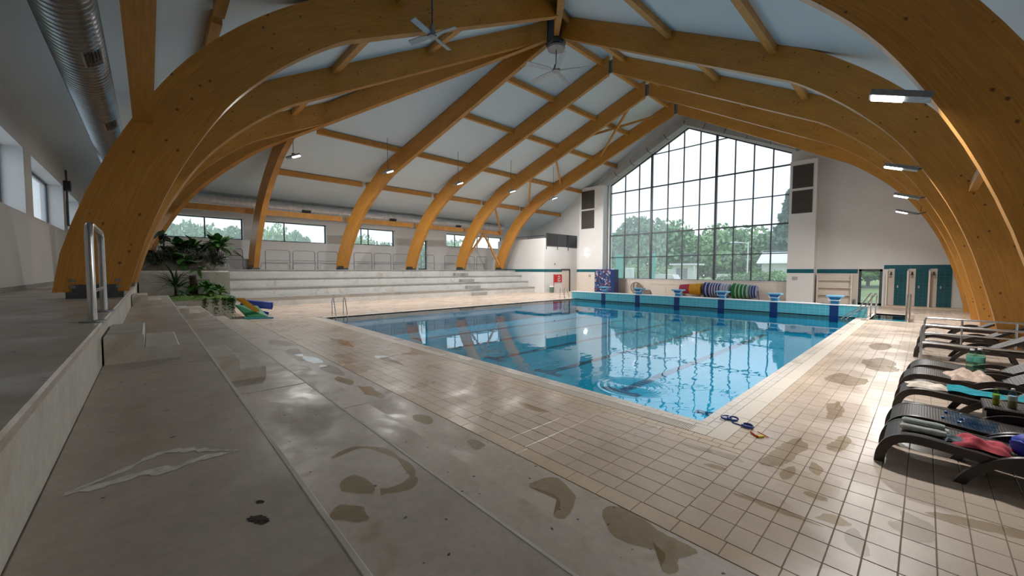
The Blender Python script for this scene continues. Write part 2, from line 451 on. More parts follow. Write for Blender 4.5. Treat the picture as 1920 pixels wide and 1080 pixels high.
# ------------------------------------------------------------------ mesh builder
class MB:
    def __init__(s):
        s.v = []; s.f = []; s.uv = None; s.smooth = False

    def box(s, x0, x1, y0, y1, z0, z1):
        b = len(s.v)
        s.v += [(x0, y0, z0), (x1, y0, z0), (x1, y1, z0), (x0, y1, z0), (x0, y0, z1), (x1, y0, z1), (x1, y1, z1), (x0, y1, z1)]
        s.f += [tuple(b + i for i in q) for q in ((3, 2, 1, 0), (4, 5, 6, 7), (0, 1, 5, 4), (1, 2, 6, 5), (2, 3, 7, 6), (3, 0, 4, 7))]
        return s

    def bbox(s, x0, x1, y0, y1, z0, z1, c=0.02):
        """box with its top edges and corners eased"""
        b = len(s.v)
        for z, i in ((z0, 0), (z1 - c, 0), (z1, c)):
            s.v += [(x0 + i, y0 + i, z), (x1 - i, y0 + i, z), (x1 - i, y1 - i, z), (x0 + i, y1 - i, z)]
        s.f.append((b + 3, b + 2, b + 1, b)); s.f.append((b + 8, b + 9, b + 10, b + 11))
        for k in (0, 4):
            for i in range(4):
                j = (i + 1) % 4
                s.f.append((b + k + i, b + k + j, b + k + 4 + j, b + k + 4 + i))
        return s

    def prism(s, pts, axis, a, b):
        """polygon pts (2D) swept along axis from a to b; axis 'x': pts=(y,z), 'y': pts=(x,z), 'z': pts=(x,y)"""
        base = len(s.v); n = len(pts)
        for t in (a, b):
            for p, q in pts:
                s.v.append({'x': (t, p, q), 'y': (p, t, q), 'z': (p, q, t)}[axis])
        s.f.append(tuple(base + i for i in range(n))); s.f.append(tuple(base + n + i for i in reversed(range(n))))
        for i in range(n):
            j = (i + 1) % n
            s.f.append((base + i, base + n + i, base + n + j, base + j))
        return s

    def beam(s, p, q, w, h, up=(0, 0, 1)):
        """rectangular bar from p to q"""
        p = Vector(p); q = Vector(q); d = (q - p).normalized(); u = Vector(up)
        if abs(d.dot(u)) > 0.98: u = Vector((1, 0, 0))
        sd = d.cross(u).normalized(); u = sd.cross(d).normalized()
        b = len(s.v)
        for c in (p, q):
            for i, j in ((-1, -1), (1, -1), (1, 1), (-1, 1)):
                s.v.append(tuple(c + sd * (i * w / 2) + u * (j * h / 2)))
        s.f += [(b + 3, b + 2, b + 1, b), (b + 4, b + 5, b + 6, b + 7)]
        for i in range(4):
            j = (i + 1) % 4
            s.f.append((b + i, b + j, b + 4 + j, b + 4 + i))
        return s

    def tube(s, path, r, n=10, cap=True):
        path = [Vector(p) for p in path]
        rs = r if isinstance(r, (list, tuple)) else [r] * len(path)
        b = len(s.v)
        prev = None
        for i, p in enumerate(path):
            if i == 0: d = path[1] - p
            elif i == len(path) - 1: d = p - path[-2]
            else: d = (path[i + 1] - p).normalized() + (p - path[i - 1]).normalized()
            d = d.normalized()
            if prev is None:
                u = Vector((0, 0, 1)) if abs(d.z) < 0.9 else Vector((1, 0, 0))
                u = (u - d * u.dot(d)).normalized()
            else:
                u = (prev - d * prev.dot(d)).normalized()
            prev = u
            w = d.cross(u)
            for k in range(n):
                a = 2 * math.pi * k / n
                s.v.append(tuple(p + (u * math.cos(a) + w * math.sin(a)) * rs[i]))
        for i in range(len(path) - 1):
            for k in range(n):
                k2 = (k + 1) % n
                s.f.append((b + i * n + k, b + i * n + k2, b + (i + 1) * n + k2, b + (i + 1) * n + k))
        if cap:
            s.f.append(tuple(b + k for k in reversed(range(n))))
            s.f.append(tuple(b + (len(path) - 1) * n + k for k in range(n)))
        s.smooth = True
        return s

    def lathe(s, prof, c=(0, 0, 0), n=16, axis='z'):
        b = len(s.v)
        for r, z in prof:
            for k in range(n):
                a = 2 * math.pi * k / n
                p = (r * math.cos(a), r * math.sin(a), z)
                if axis == 'x': p = (p[2], p[0], p[1])
                if axis == 'y': p = (p[0], p[2], p[1])
                s.v.append((c[0] + p[0], c[1] + p[1], c[2] + p[2]))
        for i in range(len(prof) - 1):
            for k in range(n):
                k2 = (k + 1) % n
                s.f.append((b + i * n + k, b + i * n + k2, b + (i + 1) * n + k2, b + (i + 1) * n + k))
        s.f.append(tuple(b + k for k in reversed(range(n))))
        s.f.append(tuple(b + (len(prof) - 1) * n + k for k in range(n)))
        s.smooth = True
        return s

    def quad(s, *pts):
        b = len(s.v); s.v += [tuple(p) for p in pts]; s.f.append(tuple(range(b, b + len(pts)))); return s

    def grid(s, fn, nu, nv):
        b = len(s.v)
        for i in range(nu + 1):
            for j in range(nv + 1):
                s.v.append(tuple(fn(i / nu, j / nv)))
        for i in range(nu):
            for j in range(nv):
                a = b + i * (nv + 1) + j
                s.f.append((a, a + nv + 1, a + nv + 2, a + 1))
        s.smooth = True
        return s

    def mesh(s, name, mat, off=(0, 0, 0)):
        me = bpy.data.meshes.new(name)
        if off != (0, 0, 0):
            vv = [(a - off[0], b - off[1], c - off[2]) for a, b, c in s.v]
        else:
            vv = s.v
        me.from_pydata(vv, [], s.f)
        me.materials.append(mat)
        if s.uv:
            ul = me.uv_layers.new(name='UVMap')
            for lp in me.loops:
                ul.data[lp.index].uv = s.uv[lp.vertex_index]
        me.update()
        if s.smooth:
            me.polygons.foreach_set('use_smooth', [True] * len(me.polygons))
            me.set_sharp_from_angle(angle=R(42))
        return me


def link(name, me, parent=None, loc=(0, 0, 0)):
    o = bpy.data.objects.new(name, me)
    COL.objects.link(o)
    o.location = loc
    if parent is not None: o.parent = parent
    return o


def tag(o, label, cat, group=None, kind=None):
    if label: o['label'] = label
    if cat: o['category'] = cat
    if group: o['group'] = group
    if kind: o['kind'] = kind
    return o


def thing(name, label, cat, loc=(0, 0, 0), group=None, rz=0.0):
    o = bpy.data.objects.new(name, None)
    o.empty_display_size = 0.1
    COL.objects.link(o)
    o.location = loc
    o.rotation_euler = (0, 0, rz)
    return tag(o, label, cat, group)


def part(name, mb, mat, parent, local=False):
    """part of a thing; vertices are in world space unless local"""
    off = (0, 0, 0)
    if not local:
        p = parent; x = Vector((0, 0, 0))
        while p is not None:
            x += p.location; p = p.parent
        off = tuple(x)
    return link(name, mb.mesh(name, mat, off), parent)


def solo(name, mb, mat, label, cat, loc=None, group=None):
    """a thing that is one mesh; its origin at loc"""
    loc = loc or (0, 0, 0)
    o = link(name, mb.mesh(name, mat, tuple(loc)), None, loc)
    return tag(o, label, cat, group)


def struct(name, mb, mat, parent=None):
    o = link(name, mb.mesh(name, mat), parent)
    o['kind'] = 'structure'
    return o


def copy_tree(o, loc=None, parent=None):
    c = o.copy(); COL.objects.link(c)
    if parent is not None: c.parent = parent
    if loc is not None: c.location = loc
    for ch in list(o.children):
        copy_tree(ch, None, c)
    return c


ORD = ['first', 'second', 'third', 'fourth', 'fifth', 'sixth', 'seventh', 'eighth', 'ninth', 'tenth', 'eleventh', 'twelfth']

# ================================================================== SETTING
XL, XR, YB, YG = -29.2, 5.4, -8.2, 26.5       # inner faces of the walls
RX = -11.75                                    # ridge line
HUBY = 10.4
ZR, ZK, ZE = 15.55, 7.5, 6.6                   # ridge, kink and eave heights of the ceiling
PX0, PX1, PY0, PY1 = -15.9, 0.0, -0.15, 17.6   # pool
PD = -1.02


# floor slab (grout level, with pool and nook left open)
fl = MB()
zt = -0.006
NX0, NX1, NY0, NY1 = 0.45, 1.55, 17.0, 20.6
for x0, x1, y0, y1 in ((XL, PX0, -3.0, YG), (PX0, PX1, -3.0, PY0), (PX0, PX1, PY1, YG), (PX1, NX0, -3.0, YG), (NX0, NX1, -3.0, NY0), (NX0, NX1, NY1, YG), (NX1, XR, -3.0, YG), (XL, XR, YB - 0.6, -3.0)):
    fl.box(x0, x1, y0, y1, -0.25, zt)
FLOOR = struct('floor', fl, GROUT)

# deck tiles: every one has its own edges; the nearest 300 are parts, the rest one joined part
tiles = []   # (x0,x1,y0,y1,kind)


def field(x0, x1, y0, y1, w, h, kind, skip=None):
    ny = max(1, round((y1 - y0) / h)); nx = max(1, round((x1 - x0) / w))
    w = (x1 - x0) / nx; h = (y1 - y0) / ny
    for j in range(ny):
        for i in range(nx):
            t = (x0 + i * w, x0 + (i + 1) * w, y0 + j * h, y0 + (j + 1) * h, kind)
            if skip and skip(t): continue
            tiles.append(t)


e1, g0, g1, e2, e3 = 0.115, 0.23, 0.46, 0.58, 0.70
for a, b_ in ((0, e1), (e1, g0)):
    field(PX0 - b_, PX1 + b_, PY0 - b_, PY0 - a, 0.24, 0.115, 'e')
    field(PX1 + a, PX1 + b_, PY0 - a, 16.9, 0.115, 0.24, 'e')
for a, b_ in ((g1, e2), (e2, e3)):
    field(PX0 - b_, PX1 + b_, PY0 - b_, PY0 - a, 0.24, 0.12, 'b')
    field(PX1 + a, PX1 + b_, PY0 - a, 16.9, 0.12, 0.24, 'b')
field(PX0 - 0.45, PX0, PY0, PY1 + 0.3, 0.45, 0.3, 'e')
field(-17.9, PX1 + e3, -2.52, PY0 - e3, 0.30, 0.21, 'f')
field(-17.9, XR, -2.72, -2.52, 0.36, 0.2, 'b')
field(PX1 + e3, XR, -2.52, 16.9, 0.185, 0.27, 'f', lambda t: t[0] > 4.6)
field(-25.0, PX0 - 0.45, -2.7, YG, 0.4, 0.4, 'f')
field(PX0 - 0.45, PX1, PY1 + 0.4, YG, 0.4, 0.4, 'f')
field(PX1, XR, 16.9, YG, 0.3, 0.3, 'f', lambda t: NX0 - 0.12 < t[1] and t[0] < NX1 + 0.12 and t[3] > NY0 - 0.12 and t[2] < NY1 + 0.12)


def seen(t):
    d = Vector(((t[0] + t[1]) / 2, (t[2] + t[3]) / 2, 0)) - CAM
    z = d.dot(F)
    if z < 0.4: return None
    x = 960 + 725.86 * d.dot(r_) / z; y = 540 - 725.86 * d.dot(u_) / z
    if -40 < x < 1960 and y < 1120 and not (x < 700 and y > 700): return z
    return None


near = sorted([(seen(t), i) for i, t in enumerate(tiles) if seen(t)])[:300]
near_i = set(i for _, i in near)
KM = {'e': TILE_E, 'b': TILE_B, 'f': TILE}
G = 0.003


def tile_mesh(w, h, mat, key, cache={}):
    k = (round(w, 4), round(h, 4), key)
    if k not in cache:
        cache[k] = MB().bbox(-w / 2 + G, w / 2 - G, -h / 2 + G, h / 2 - G, -0.012, 0, 0.003).mesh('tile', mat)
    return cache[k]


rest = {'e': MB(), 'b': MB(), 'f': MB()}
for i, t in enumerate(tiles):
    w, h = t[1] - t[0], t[3] - t[2]
    if i in near_i:
        o = link('tile', tile_mesh(w, h, KM[t[4]], t[4]), FLOOR, ((t[0] + t[1]) / 2, (t[2] + t[3]) / 2, random.uniform(-0.0008, 0.0006)))
    else:
        m = rest[t[4]]; z = random.uniform(-0.0008, 0.0006); b = len(m.v)
        x0, x1, y0, y1 = t[0] + G, t[1] - G, t[2] + G, t[3] - G
        m.v += [(x0, y0, -0.012), (x1, y0, -0.012), (x1, y1, -0.012), (x0, y1, -0.012), (x0, y0, z), (x1, y0, z), (x1, y1, z), (x0, y1, z)]
        m.f += [tuple(b + q for q in f) for f in ((4, 5, 6, 7), (0, 1, 5, 4), (1, 2, 6, 5), (2, 3, 7, 6), (3, 0, 4, 7))]
for k, m in rest.items():
    o = link('tile_field', m.mesh('tile_field', KM[k]), FLOOR)
    o['kind'] = 'stuff'

# overflow grating round two sides of the pool
gt = thing('overflow_grate', 'beige slotted overflow grating along the near edge of the pool', 'grate', (PX0, PY0 - g1, 0))
gb = MB().box(PX0 - g1, PX1 + g0, PY0 - g1 + 0.004, PY0 - g0 - 0.004, -0.03, -0.002)
part('grate_bed', gb, SLOT, gt)
gs = MB()
x = -6.0
while x < PX1 + 0.02:
    gs.box(x, x + 0.016, PY0 - g1 + 0.01, PY0 - g0 - 0.01, -0.01, 0.001); x += 0.026
gs.box(PX0 - g1, -6.0, PY0 - g1 + 0.006, PY0 - g0 - 0.006, -0.01, 0.001)
gs.box(PX1 + 0.03, PX1 + g0, PY0 - g1 + 0.006, PY0 - g0 - 0.006, -0.01, 0.002)
o = part('grate_bars', gs, GRATE, gt); o['kind'] = 'stuff'
gr2 = MB()
y = PY0 - g1
while y < 16.3:
    gr2.bbox(PX1 + g0 + 0.004, PX1 + g1 - 0.004, y + 0.003, min(y + 1.0, 16.85) - 0.003, -0.02, 0.001, 0.002); y += 1.0
solo('overflow_cover', gr2, GRATE, 'smooth beige overflow channel cover along the right edge of the pool', 'grate', (PX1 + g0, PY0 - g1, 0))

# pool basin
pb = thing('pool_basin', 'long turquoise tiled swimming pool basin sunk into the deck', 'pool', (PX0, PY0, 0))
part('basin_floor', MB().box(PX0 - 0.2, PX1 + 0.2, PY0 - 0.2, PY1 - 0.002, PD - 0.2, PD), POOLT, pb)
part('basin_wall', MB().box(PX0 - 0.2, PX1, PY0 - 0.2, PY0, PD, -0.012), POOLW, pb)
part('basin_wall', MB().box(PX0 - 0.2, PX0, PY0, PY1 - 0.002, PD, -0.012), POOLW2, pb)
part('basin_wall', MB().box(PX1, PX1 + 0.2, PY0, NY0, PD, -0.012), POOLW2, pb)
LX = [-0.8, -3.2, -5.7, -8.2, -10.8, -13.4]
for x in LX:
    part('lane_line', MB().box(x - 0.13, x + 0.13, 3.2, 16.2, PD, PD + 0.004).box(x - 0.52, x + 0.52, 2.95, 3.2, PD, PD + 0.004), LANE, pb)
# raised end wall
ew = thing('pool_end_wall', 'raised light blue tiled end wall of the pool under the starting blocks', 'wall', (PX0, PY1, 0))
part('wall_body', MB().box(PX0 - 0.3, 0.33, PY1, PY1 + 0.42, PD, 0.50), POOLW, ew)
part('coping', MB().bbox(PX0 - 0.32, 0.34, PY1 - 0.02, PY1 + 0.45, 0.50, 0.545, 0.01), WHITE, ew)
for x in LX:
    part('lane_panel', MB().box(x - 0.16, x + 0.16, PY1 - 0.012, PY1 - 0.001, -0.3, 0.499), NAVY, ew)
wm = MB()
wm.quad((PX0, PY0, -0.03), (PX1, PY0, -0.03), (PX1, PY1, -0.03), (PX0, PY1, -0.03))
o = solo('pool_water', wm, WATER, 'still turquoise water of the large pool with rings from a drop', 'water', (PX0, PY0, -0.03))
o['kind'] = 'stuff'
# entry nook beside the far corner
nk = thing('entry_basin', 'small square stair basin with water beside the far right pool corner', 'pool', (NX0, NY0, 0))
part('basin_floor', MB().box(NX0, NX1, NY0, NY1, -0.6, -0.5), POOLT, nk)
part('basin_rim', MB().box(NX0 - 0.1, NX0, NY0 - 0.1, NY1 + 0.1, -0.5, 0.004).box(NX1, NX1 + 0.1, NY0 - 0.1, NY1 + 0.1, -0.5, 0.004).box(NX0, NX1, NY0 - 0.1, NY0, -0.5, 0.004).box(NX0, NX1, NY1, NY1 + 0.1, -0.5, 0.004), TILE_E, nk)
part('water_surface', MB().quad((NX0, NY0, -0.04), (NX1, NY0, -0.04), (NX1, NY1, -0.04), (NX0, NY1, -0.04)), WATER, nk)


# ---------------- walls
def wall_with_holes(axis, c0, c1, u0, u1, z0, z1, holes):
    """boxes round rectangular holes; axis 'x' wall spans along x (c = y range)"""
    m = MB()
    us = sorted(set([u0, u1] + [h[0] for h in holes] + [h[1] for h in holes]))
    zs = sorted(set([z0, z1] + [h[2] for h in holes] + [h[3] for h in holes]))
    for a, b in zip(us[:-1], us[1:]):
        # merge vertical runs
        run = None
        for za, zb in zip(zs[:-1], zs[1:]):
            um, zm = (a + b) / 2, (za + zb) / 2
            inside = any(h[0] < um < h[1] and h[2] < zm < h[3] for h in holes)
            if inside:
                if run:
                    (m.box(a, b, c0, c1, run[0], run[1]) if axis == 'x' else m.box(c0, c1, a, b, run[0], run[1])); run = None
            else:
                run = (run[0] if run else za, zb)
        if run:
            (m.box(a, b, c0, c1, run[0], run[1]) if axis == 'x' else m.box(c0, c1, a, b, run[0], run[1]))
    return m


LW = [(-5.6, -1.05, 4.1, 5.5), (-0.15, 4.25, 4.1, 5.5), (6.1, 9.8, 4.15, 5.5), (15.0, 22.2, 4.35, 5.6), (12.0, 13.0, 2.15, 4.8)]
struct('wall_left', wall_with_holes('y', XL - 0.55, XL, YB - 0.6, YG + 0.5, -0.2, ZE + 0.4, LW), WALL)
BW = [(-27.0, -22.75, 3.72, 5.45), (-22.1, -16.3, 3.68, 5.5), (-15.3, -9.6, 3.66, 5.5)]
struct('wall_back', wall_with_holes('x', YB - 0.6, YB, XL, XR + 0.5, -0.2, ZE + 0.4, BW), WALL)
struct('wall_right', MB().box(XR, XR + 0.4, YB - 0.6, YG + 0.5, -0.2, ZE + 0.4), WALL)
# gable wall: polygon pieces round the big window and the glazed door
GX0, GX1, GA, GEZ, GAZ, GS = -18.75, -4.45, -11.55, 10.2, 13.75, 1.36
DX0, DX1, DZ = -0.78, 0.30, 2.22


def roofz(x):
    t = min(abs(x - RX), 40)
    s = (15.25 - t)
    return ZR if t < 0.01 else (ZK + (ZR - ZK) * (s - 1) / 14.25 if s > 1 else ZE + (ZK - ZE) * (s + 2) / 3)


gw = MB()
gy0, gy1 = YG, YG + 0.5
for poly in ([(XL, -0.2), (GX0, -0.2), (GX0, roofz(GX0) + 0.3), (-26, ZK + 0.3), (XL, ZE + 0.3)],
             [(GX0, -0.2), (GX1, -0.2), (GX1, GS), (GX0, GS)],
             [(GX0, GEZ), (GA, GAZ), (RX, ZR + 0.3), (GX0, roofz(GX0) + 0.3)],
             [(GA, GAZ), (GX1, GEZ), (GX1, roofz(GX1) + 0.3), (RX, ZR + 0.3)],
             [(GX1, -0.2), (DX0, -0.2), (DX0, roofz(DX0) + 0.3), (GX1, roofz(GX1) + 0.3)],
             [(DX0, DZ), (DX1, DZ), (DX1, roofz(DX1) + 0.3), (DX0, roofz(DX0) + 0.3)],
             [(DX1, -0.2), (XR, -0.2), (XR, ZE + 0.3), (2.5, ZK + 0.3), (DX1, roofz(DX1) + 0.3)]):
    gw.prism(poly, 'y', gy0, gy1)
WG = struct('wall_gable', gw, WALL)
# cream wainscot and teal band on the far wall
for i, (x0, x1) in enumerate(((-22.5, -20.9), (-20.5, -18.95), (-18.9, GX1), (GX1, -4.3), (-2.9, DX0 - 0.05))):
    pass
struct('trim_1', MB().box(-22.55, GX0 - 0.12, YG - 0.012, YG, 1.95, 2.22), TEALB)
struct('trim_2', MB().box(-2.85, DX0 - 0.04, YG - 0.012, YG, 1.95, 2.22), TEALB)
struct('trim_3', MB().box(DX1 + 0.05, 4.9, YG - 0.012, YG, 2.22, 2.46), TEALB)
wc = MB().box(-22.55, GX0 - 0.12, YG - 0.008, YG, 0.0, 1.95).box(GX0 - 0.12, GX1, YG - 0.008, YG, 0.0, GS - 0.05).box(-2.85, DX0 - 0.04, YG - 0.008, YG, 0, 1.95)
struct('trim_4', wc, WALLC)

# ceiling: left and right slopes, hip over the near end, flatter eaves
ce = MB()
e0 = 0.25
XLk, XRk, YBk = -26.0, 2.5, -5.4
yf = YG + 0.5
ce.quad((XLk, YBk, ZK), (XLk, yf, ZK), (RX, yf, ZR), (RX, HUBY, ZR))
ce.quad((XRk, yf, ZK), (XRk, YBk, ZK), (RX, HUBY, ZR), (RX, yf, ZR))
ce.quad((XRk, YBk, ZK), (XLk, YBk, ZK), (RX, HUBY, ZR))
ce.quad((XL, YB, ZE), (XL, yf, ZE), (XLk, yf, ZK), (XLk, YBk, ZK))
ce.quad((XR, yf, ZE), (XR, YB, ZE), (XRk, YBk, ZK), (XRk, yf, ZK))
ce.quad((XR, YB, ZE), (XL, YB, ZE), (XLk, YBk, ZK), (XRk, YBk, ZK))
nb = len(ce.v)
ce.v += [(a + (0.6 if a > XR - .1 else -0.6 if a < XL + .1 else 0), b - (0.7 if b < YB + .1 else 0), c + 0.3) for a, b, c in ce.v]
ce.f += [tuple(nb + i for i in reversed(f)) for f in list(ce.f)]
struct('ceiling', ce, CEIL)


# ---------------- windows
def rect_window(name, axis, c, u0, u1, z0, z1, mulls, mat, transom=None, fr=0.07, label=None):
    """structure window: frame with posts, one pane per bay"""
    e = bpy.data.objects.new(name, None); COL.objects.link(e); e['kind'] = 'structure'
    def bx(a, b, za, zb, d=0.06):
        return MB().box(a, b, c - d / 2, c + d / 2, za, zb) if axis == 'x' else MB().box(c - d / 2, c + d / 2, a, b, za, zb)
    for a, b, za, zb in ((u0, u1, z0, z0 + fr), (u0, u1, z1 - fr, z1), (u0, u0 + fr, z0, z1), (u1 - fr, u1, z0, z1)):
        part('window_frame', bx(a, b, za, zb), FRAME, e)
    for mlt in mulls:
        part('mullion', bx(mlt - fr / 2, mlt + fr / 2, z0 + fr, z1 - fr), FRAME, e)
    us = [u0 + fr] + [q for mlt in mulls for q in (mlt - fr / 2, mlt + fr / 2)] + [u1 - fr]
    for a, b in zip(us[::2], us[1::2]):
        part('pane', bx(a, b, z0 + fr, z1 - fr, 0.012), mat, e)
    return e


rect_window('window_1', 'y', XL - 0.40, -5.6, -1.05, 4.1, 5.5, [-3.05], GLASS_S)
rect_window('window_2', 'y', XL - 0.40, -0.15, 4.25, 4.1, 5.5, [1.45], GLASS_S)
rect_window('window_3', 'y', XL - 0.40, 6.1, 9.8, 4.15, 5.5, [7.0, 7.6], GLASS_S)
rect_window('window_4', 'y', XL - 0.40, 15.0, 22.2, 4.35, 5.6, [16.2, 17.6, 19.0, 20.5], GLASS_S)
for i, (a, b, za, zb) in enumerate(BW):
    rect_window('window_%d' % (5 + i), 'x', YB - 0.45, a, b, za, zb, [(a + b) / 2], GLASS)
rect_window('door_1', 'y', XL - 0.35, 12.0, 13.0, 2.15, 4.8, [], GLASS_S, fr=0.1)
dg = rect_window('door_2', 'x', YG + 0.1, DX0, DX1, 0.0, DZ, [], GLASS, fr=0.13)
part('door_handle', MB().tube([(DX0 + 0.06, YG, 1.03), (DX0 + 0.06, YG - 0.05, 1.03), (DX0 + 0.75, YG - 0.05, 1.03), (DX0 + 0.75, YG, 1.03)], 0.018), STEEL, dg)

# great gable window
wg = bpy.data.objects.new('window_8', None); COL.objects.link(wg); wg['kind'] = 'structure'
cols = [GX0, -17.2, -15.8, -14.6, -13.15, -11.85, -10.55, -9.3, -8.0, -6.75, -5.55, GX1]
rows = [GS, 3.34, 5.41, 7.39, 9.41, 12.2]
gtop = lambda x: GEZ + (GAZ - GEZ) * ((x - GX0) / (GA - GX0) if x < GA else (GX1 - x) / (GX1 - GA))
yw = YG + 0.22
for i, x in enumerate(cols):
    w = 0.16 if i in (3, 7) else 0.075
    zt_ = gtop(min(max(x, GX0 + 0.02), GX1 - 0.02))
    part('mullion', MB().box(x - w / 2, x + w / 2, yw - (0.12 if i in (3, 7) else 0.06), yw + 0.06, GS, zt_), FRAME, wg)
for j, z in enumerate(rows):
    if z < GEZ: xa, xb = GX0, GX1
    else:
        t = (z - GEZ) / (GAZ - GEZ); xa, xb = GX0 + t * (GA - GX0), GX1 - t * (GX1 - GA)
    h = 0.10 if j in (2, 4) else 0.065
    part('transom', MB().box(xa, xb, yw - 0.05, yw + 0.05, z - h / 2, z + h / 2), FRAME, wg)
for a, b in (((GX0, GEZ), (GA, GAZ)), ((GA, GAZ), (GX1, GEZ))):
    part('top_frame', MB().beam((a[0], yw, a[1] - 0.04), (b[0], yw, b[1] - 0.04), 0.1, 0.1), FRAME, wg)


def clip_top(poly, a, b, c):
    """keep z <= line through a,b,(x): half-plane n.p<=c"""
    out = []
    for i in range(len(poly)):
        p, q = poly[i], poly[(i + 1) % len(poly)]
        fp, fq = a * p[0] + b * p[1] - c, a * q[0] + b * q[1] - c
        if fp <= 0: out.append(p)
        if fp * fq < 0:
            t = fp / (fp - fq); out.append((p[0] + t * (q[0] - p[0]), p[1] + t * (q[1] - p[1])))
    return out


for i in range(len(cols) - 1):
    for j in range(len(rows)):
        z0 = rows[j]; z1 = rows[j + 1] if j + 1 < len(rows) else GAZ + 0.1
        poly = [(cols[i], z0), (cols[i + 1], z0), (cols[i + 1], z1), (cols[i], z1)]
        k = (GAZ - GEZ) / (GA - GX0); poly = clip_top(poly, -k, 1, GEZ - k * GX0)
        if len(poly) > 2: k = (GAZ - GEZ) / (GX1 - GA); poly = clip_top(poly, k, 1, GEZ + k * GX1)
        if len(poly) > 2:
            part('pane', MB().prism(poly, 'y', yw - 0.006, yw + 0.006), GLASS_S if (j in (0, 1, 2) and i < 4) else GLASS, wg)
part('window_sill', MB().bbox(GX0 - 0.1, GX1 + 0.1, YG - 0.06, YG + 0.18, GS - 0.05, GS, 0.01), WALL, wg)

# ================================================================== TIMBER ROOF
LOW = [(0.0, -0.2), (0.05, 0.27), (0.28, 1.37), (0.66, 2.8), (1.18, 4.15), (1.98, 5.64), (2.72, 6.60), (3.67, 7.55), (4.83, 8.46)]


def lowcurve(s):
    """smooth inner edge of an arch near its foot"""
    if s <= 0: return LOW[0][1]
    for i in range(len(LOW) - 1):
        if LOW[i][0] <= s <= LOW[i + 1][0]:
            p0 = LOW[max(i - 1, 0)]; p1 = LOW[i]; p2 = LOW[i + 1]; p3 = LOW[min(i + 2, len(LOW) - 1)]
            m1 = (p2[1] - p0[1]) / (p2[0] - p0[0]); m2 = (p3[1] - p1[1]) / (p3[0] - p1[0])
            if i == 0: m1 = 9.0
            if i + 1 == len(LOW) - 1: m2 = 0.62
            h = p2[0] - p1[0]; t = (s - p1[0]) / h
            return (2 * t ** 3 - 3 * t * t + 1) * p1[1] + (t ** 3 - 2 * t * t + t) * h * m1 + (-2 * t ** 3 + 3 * t * t) * p2[1] + (t ** 3 - t * t) * h * m2
    return LOW[-1][1]


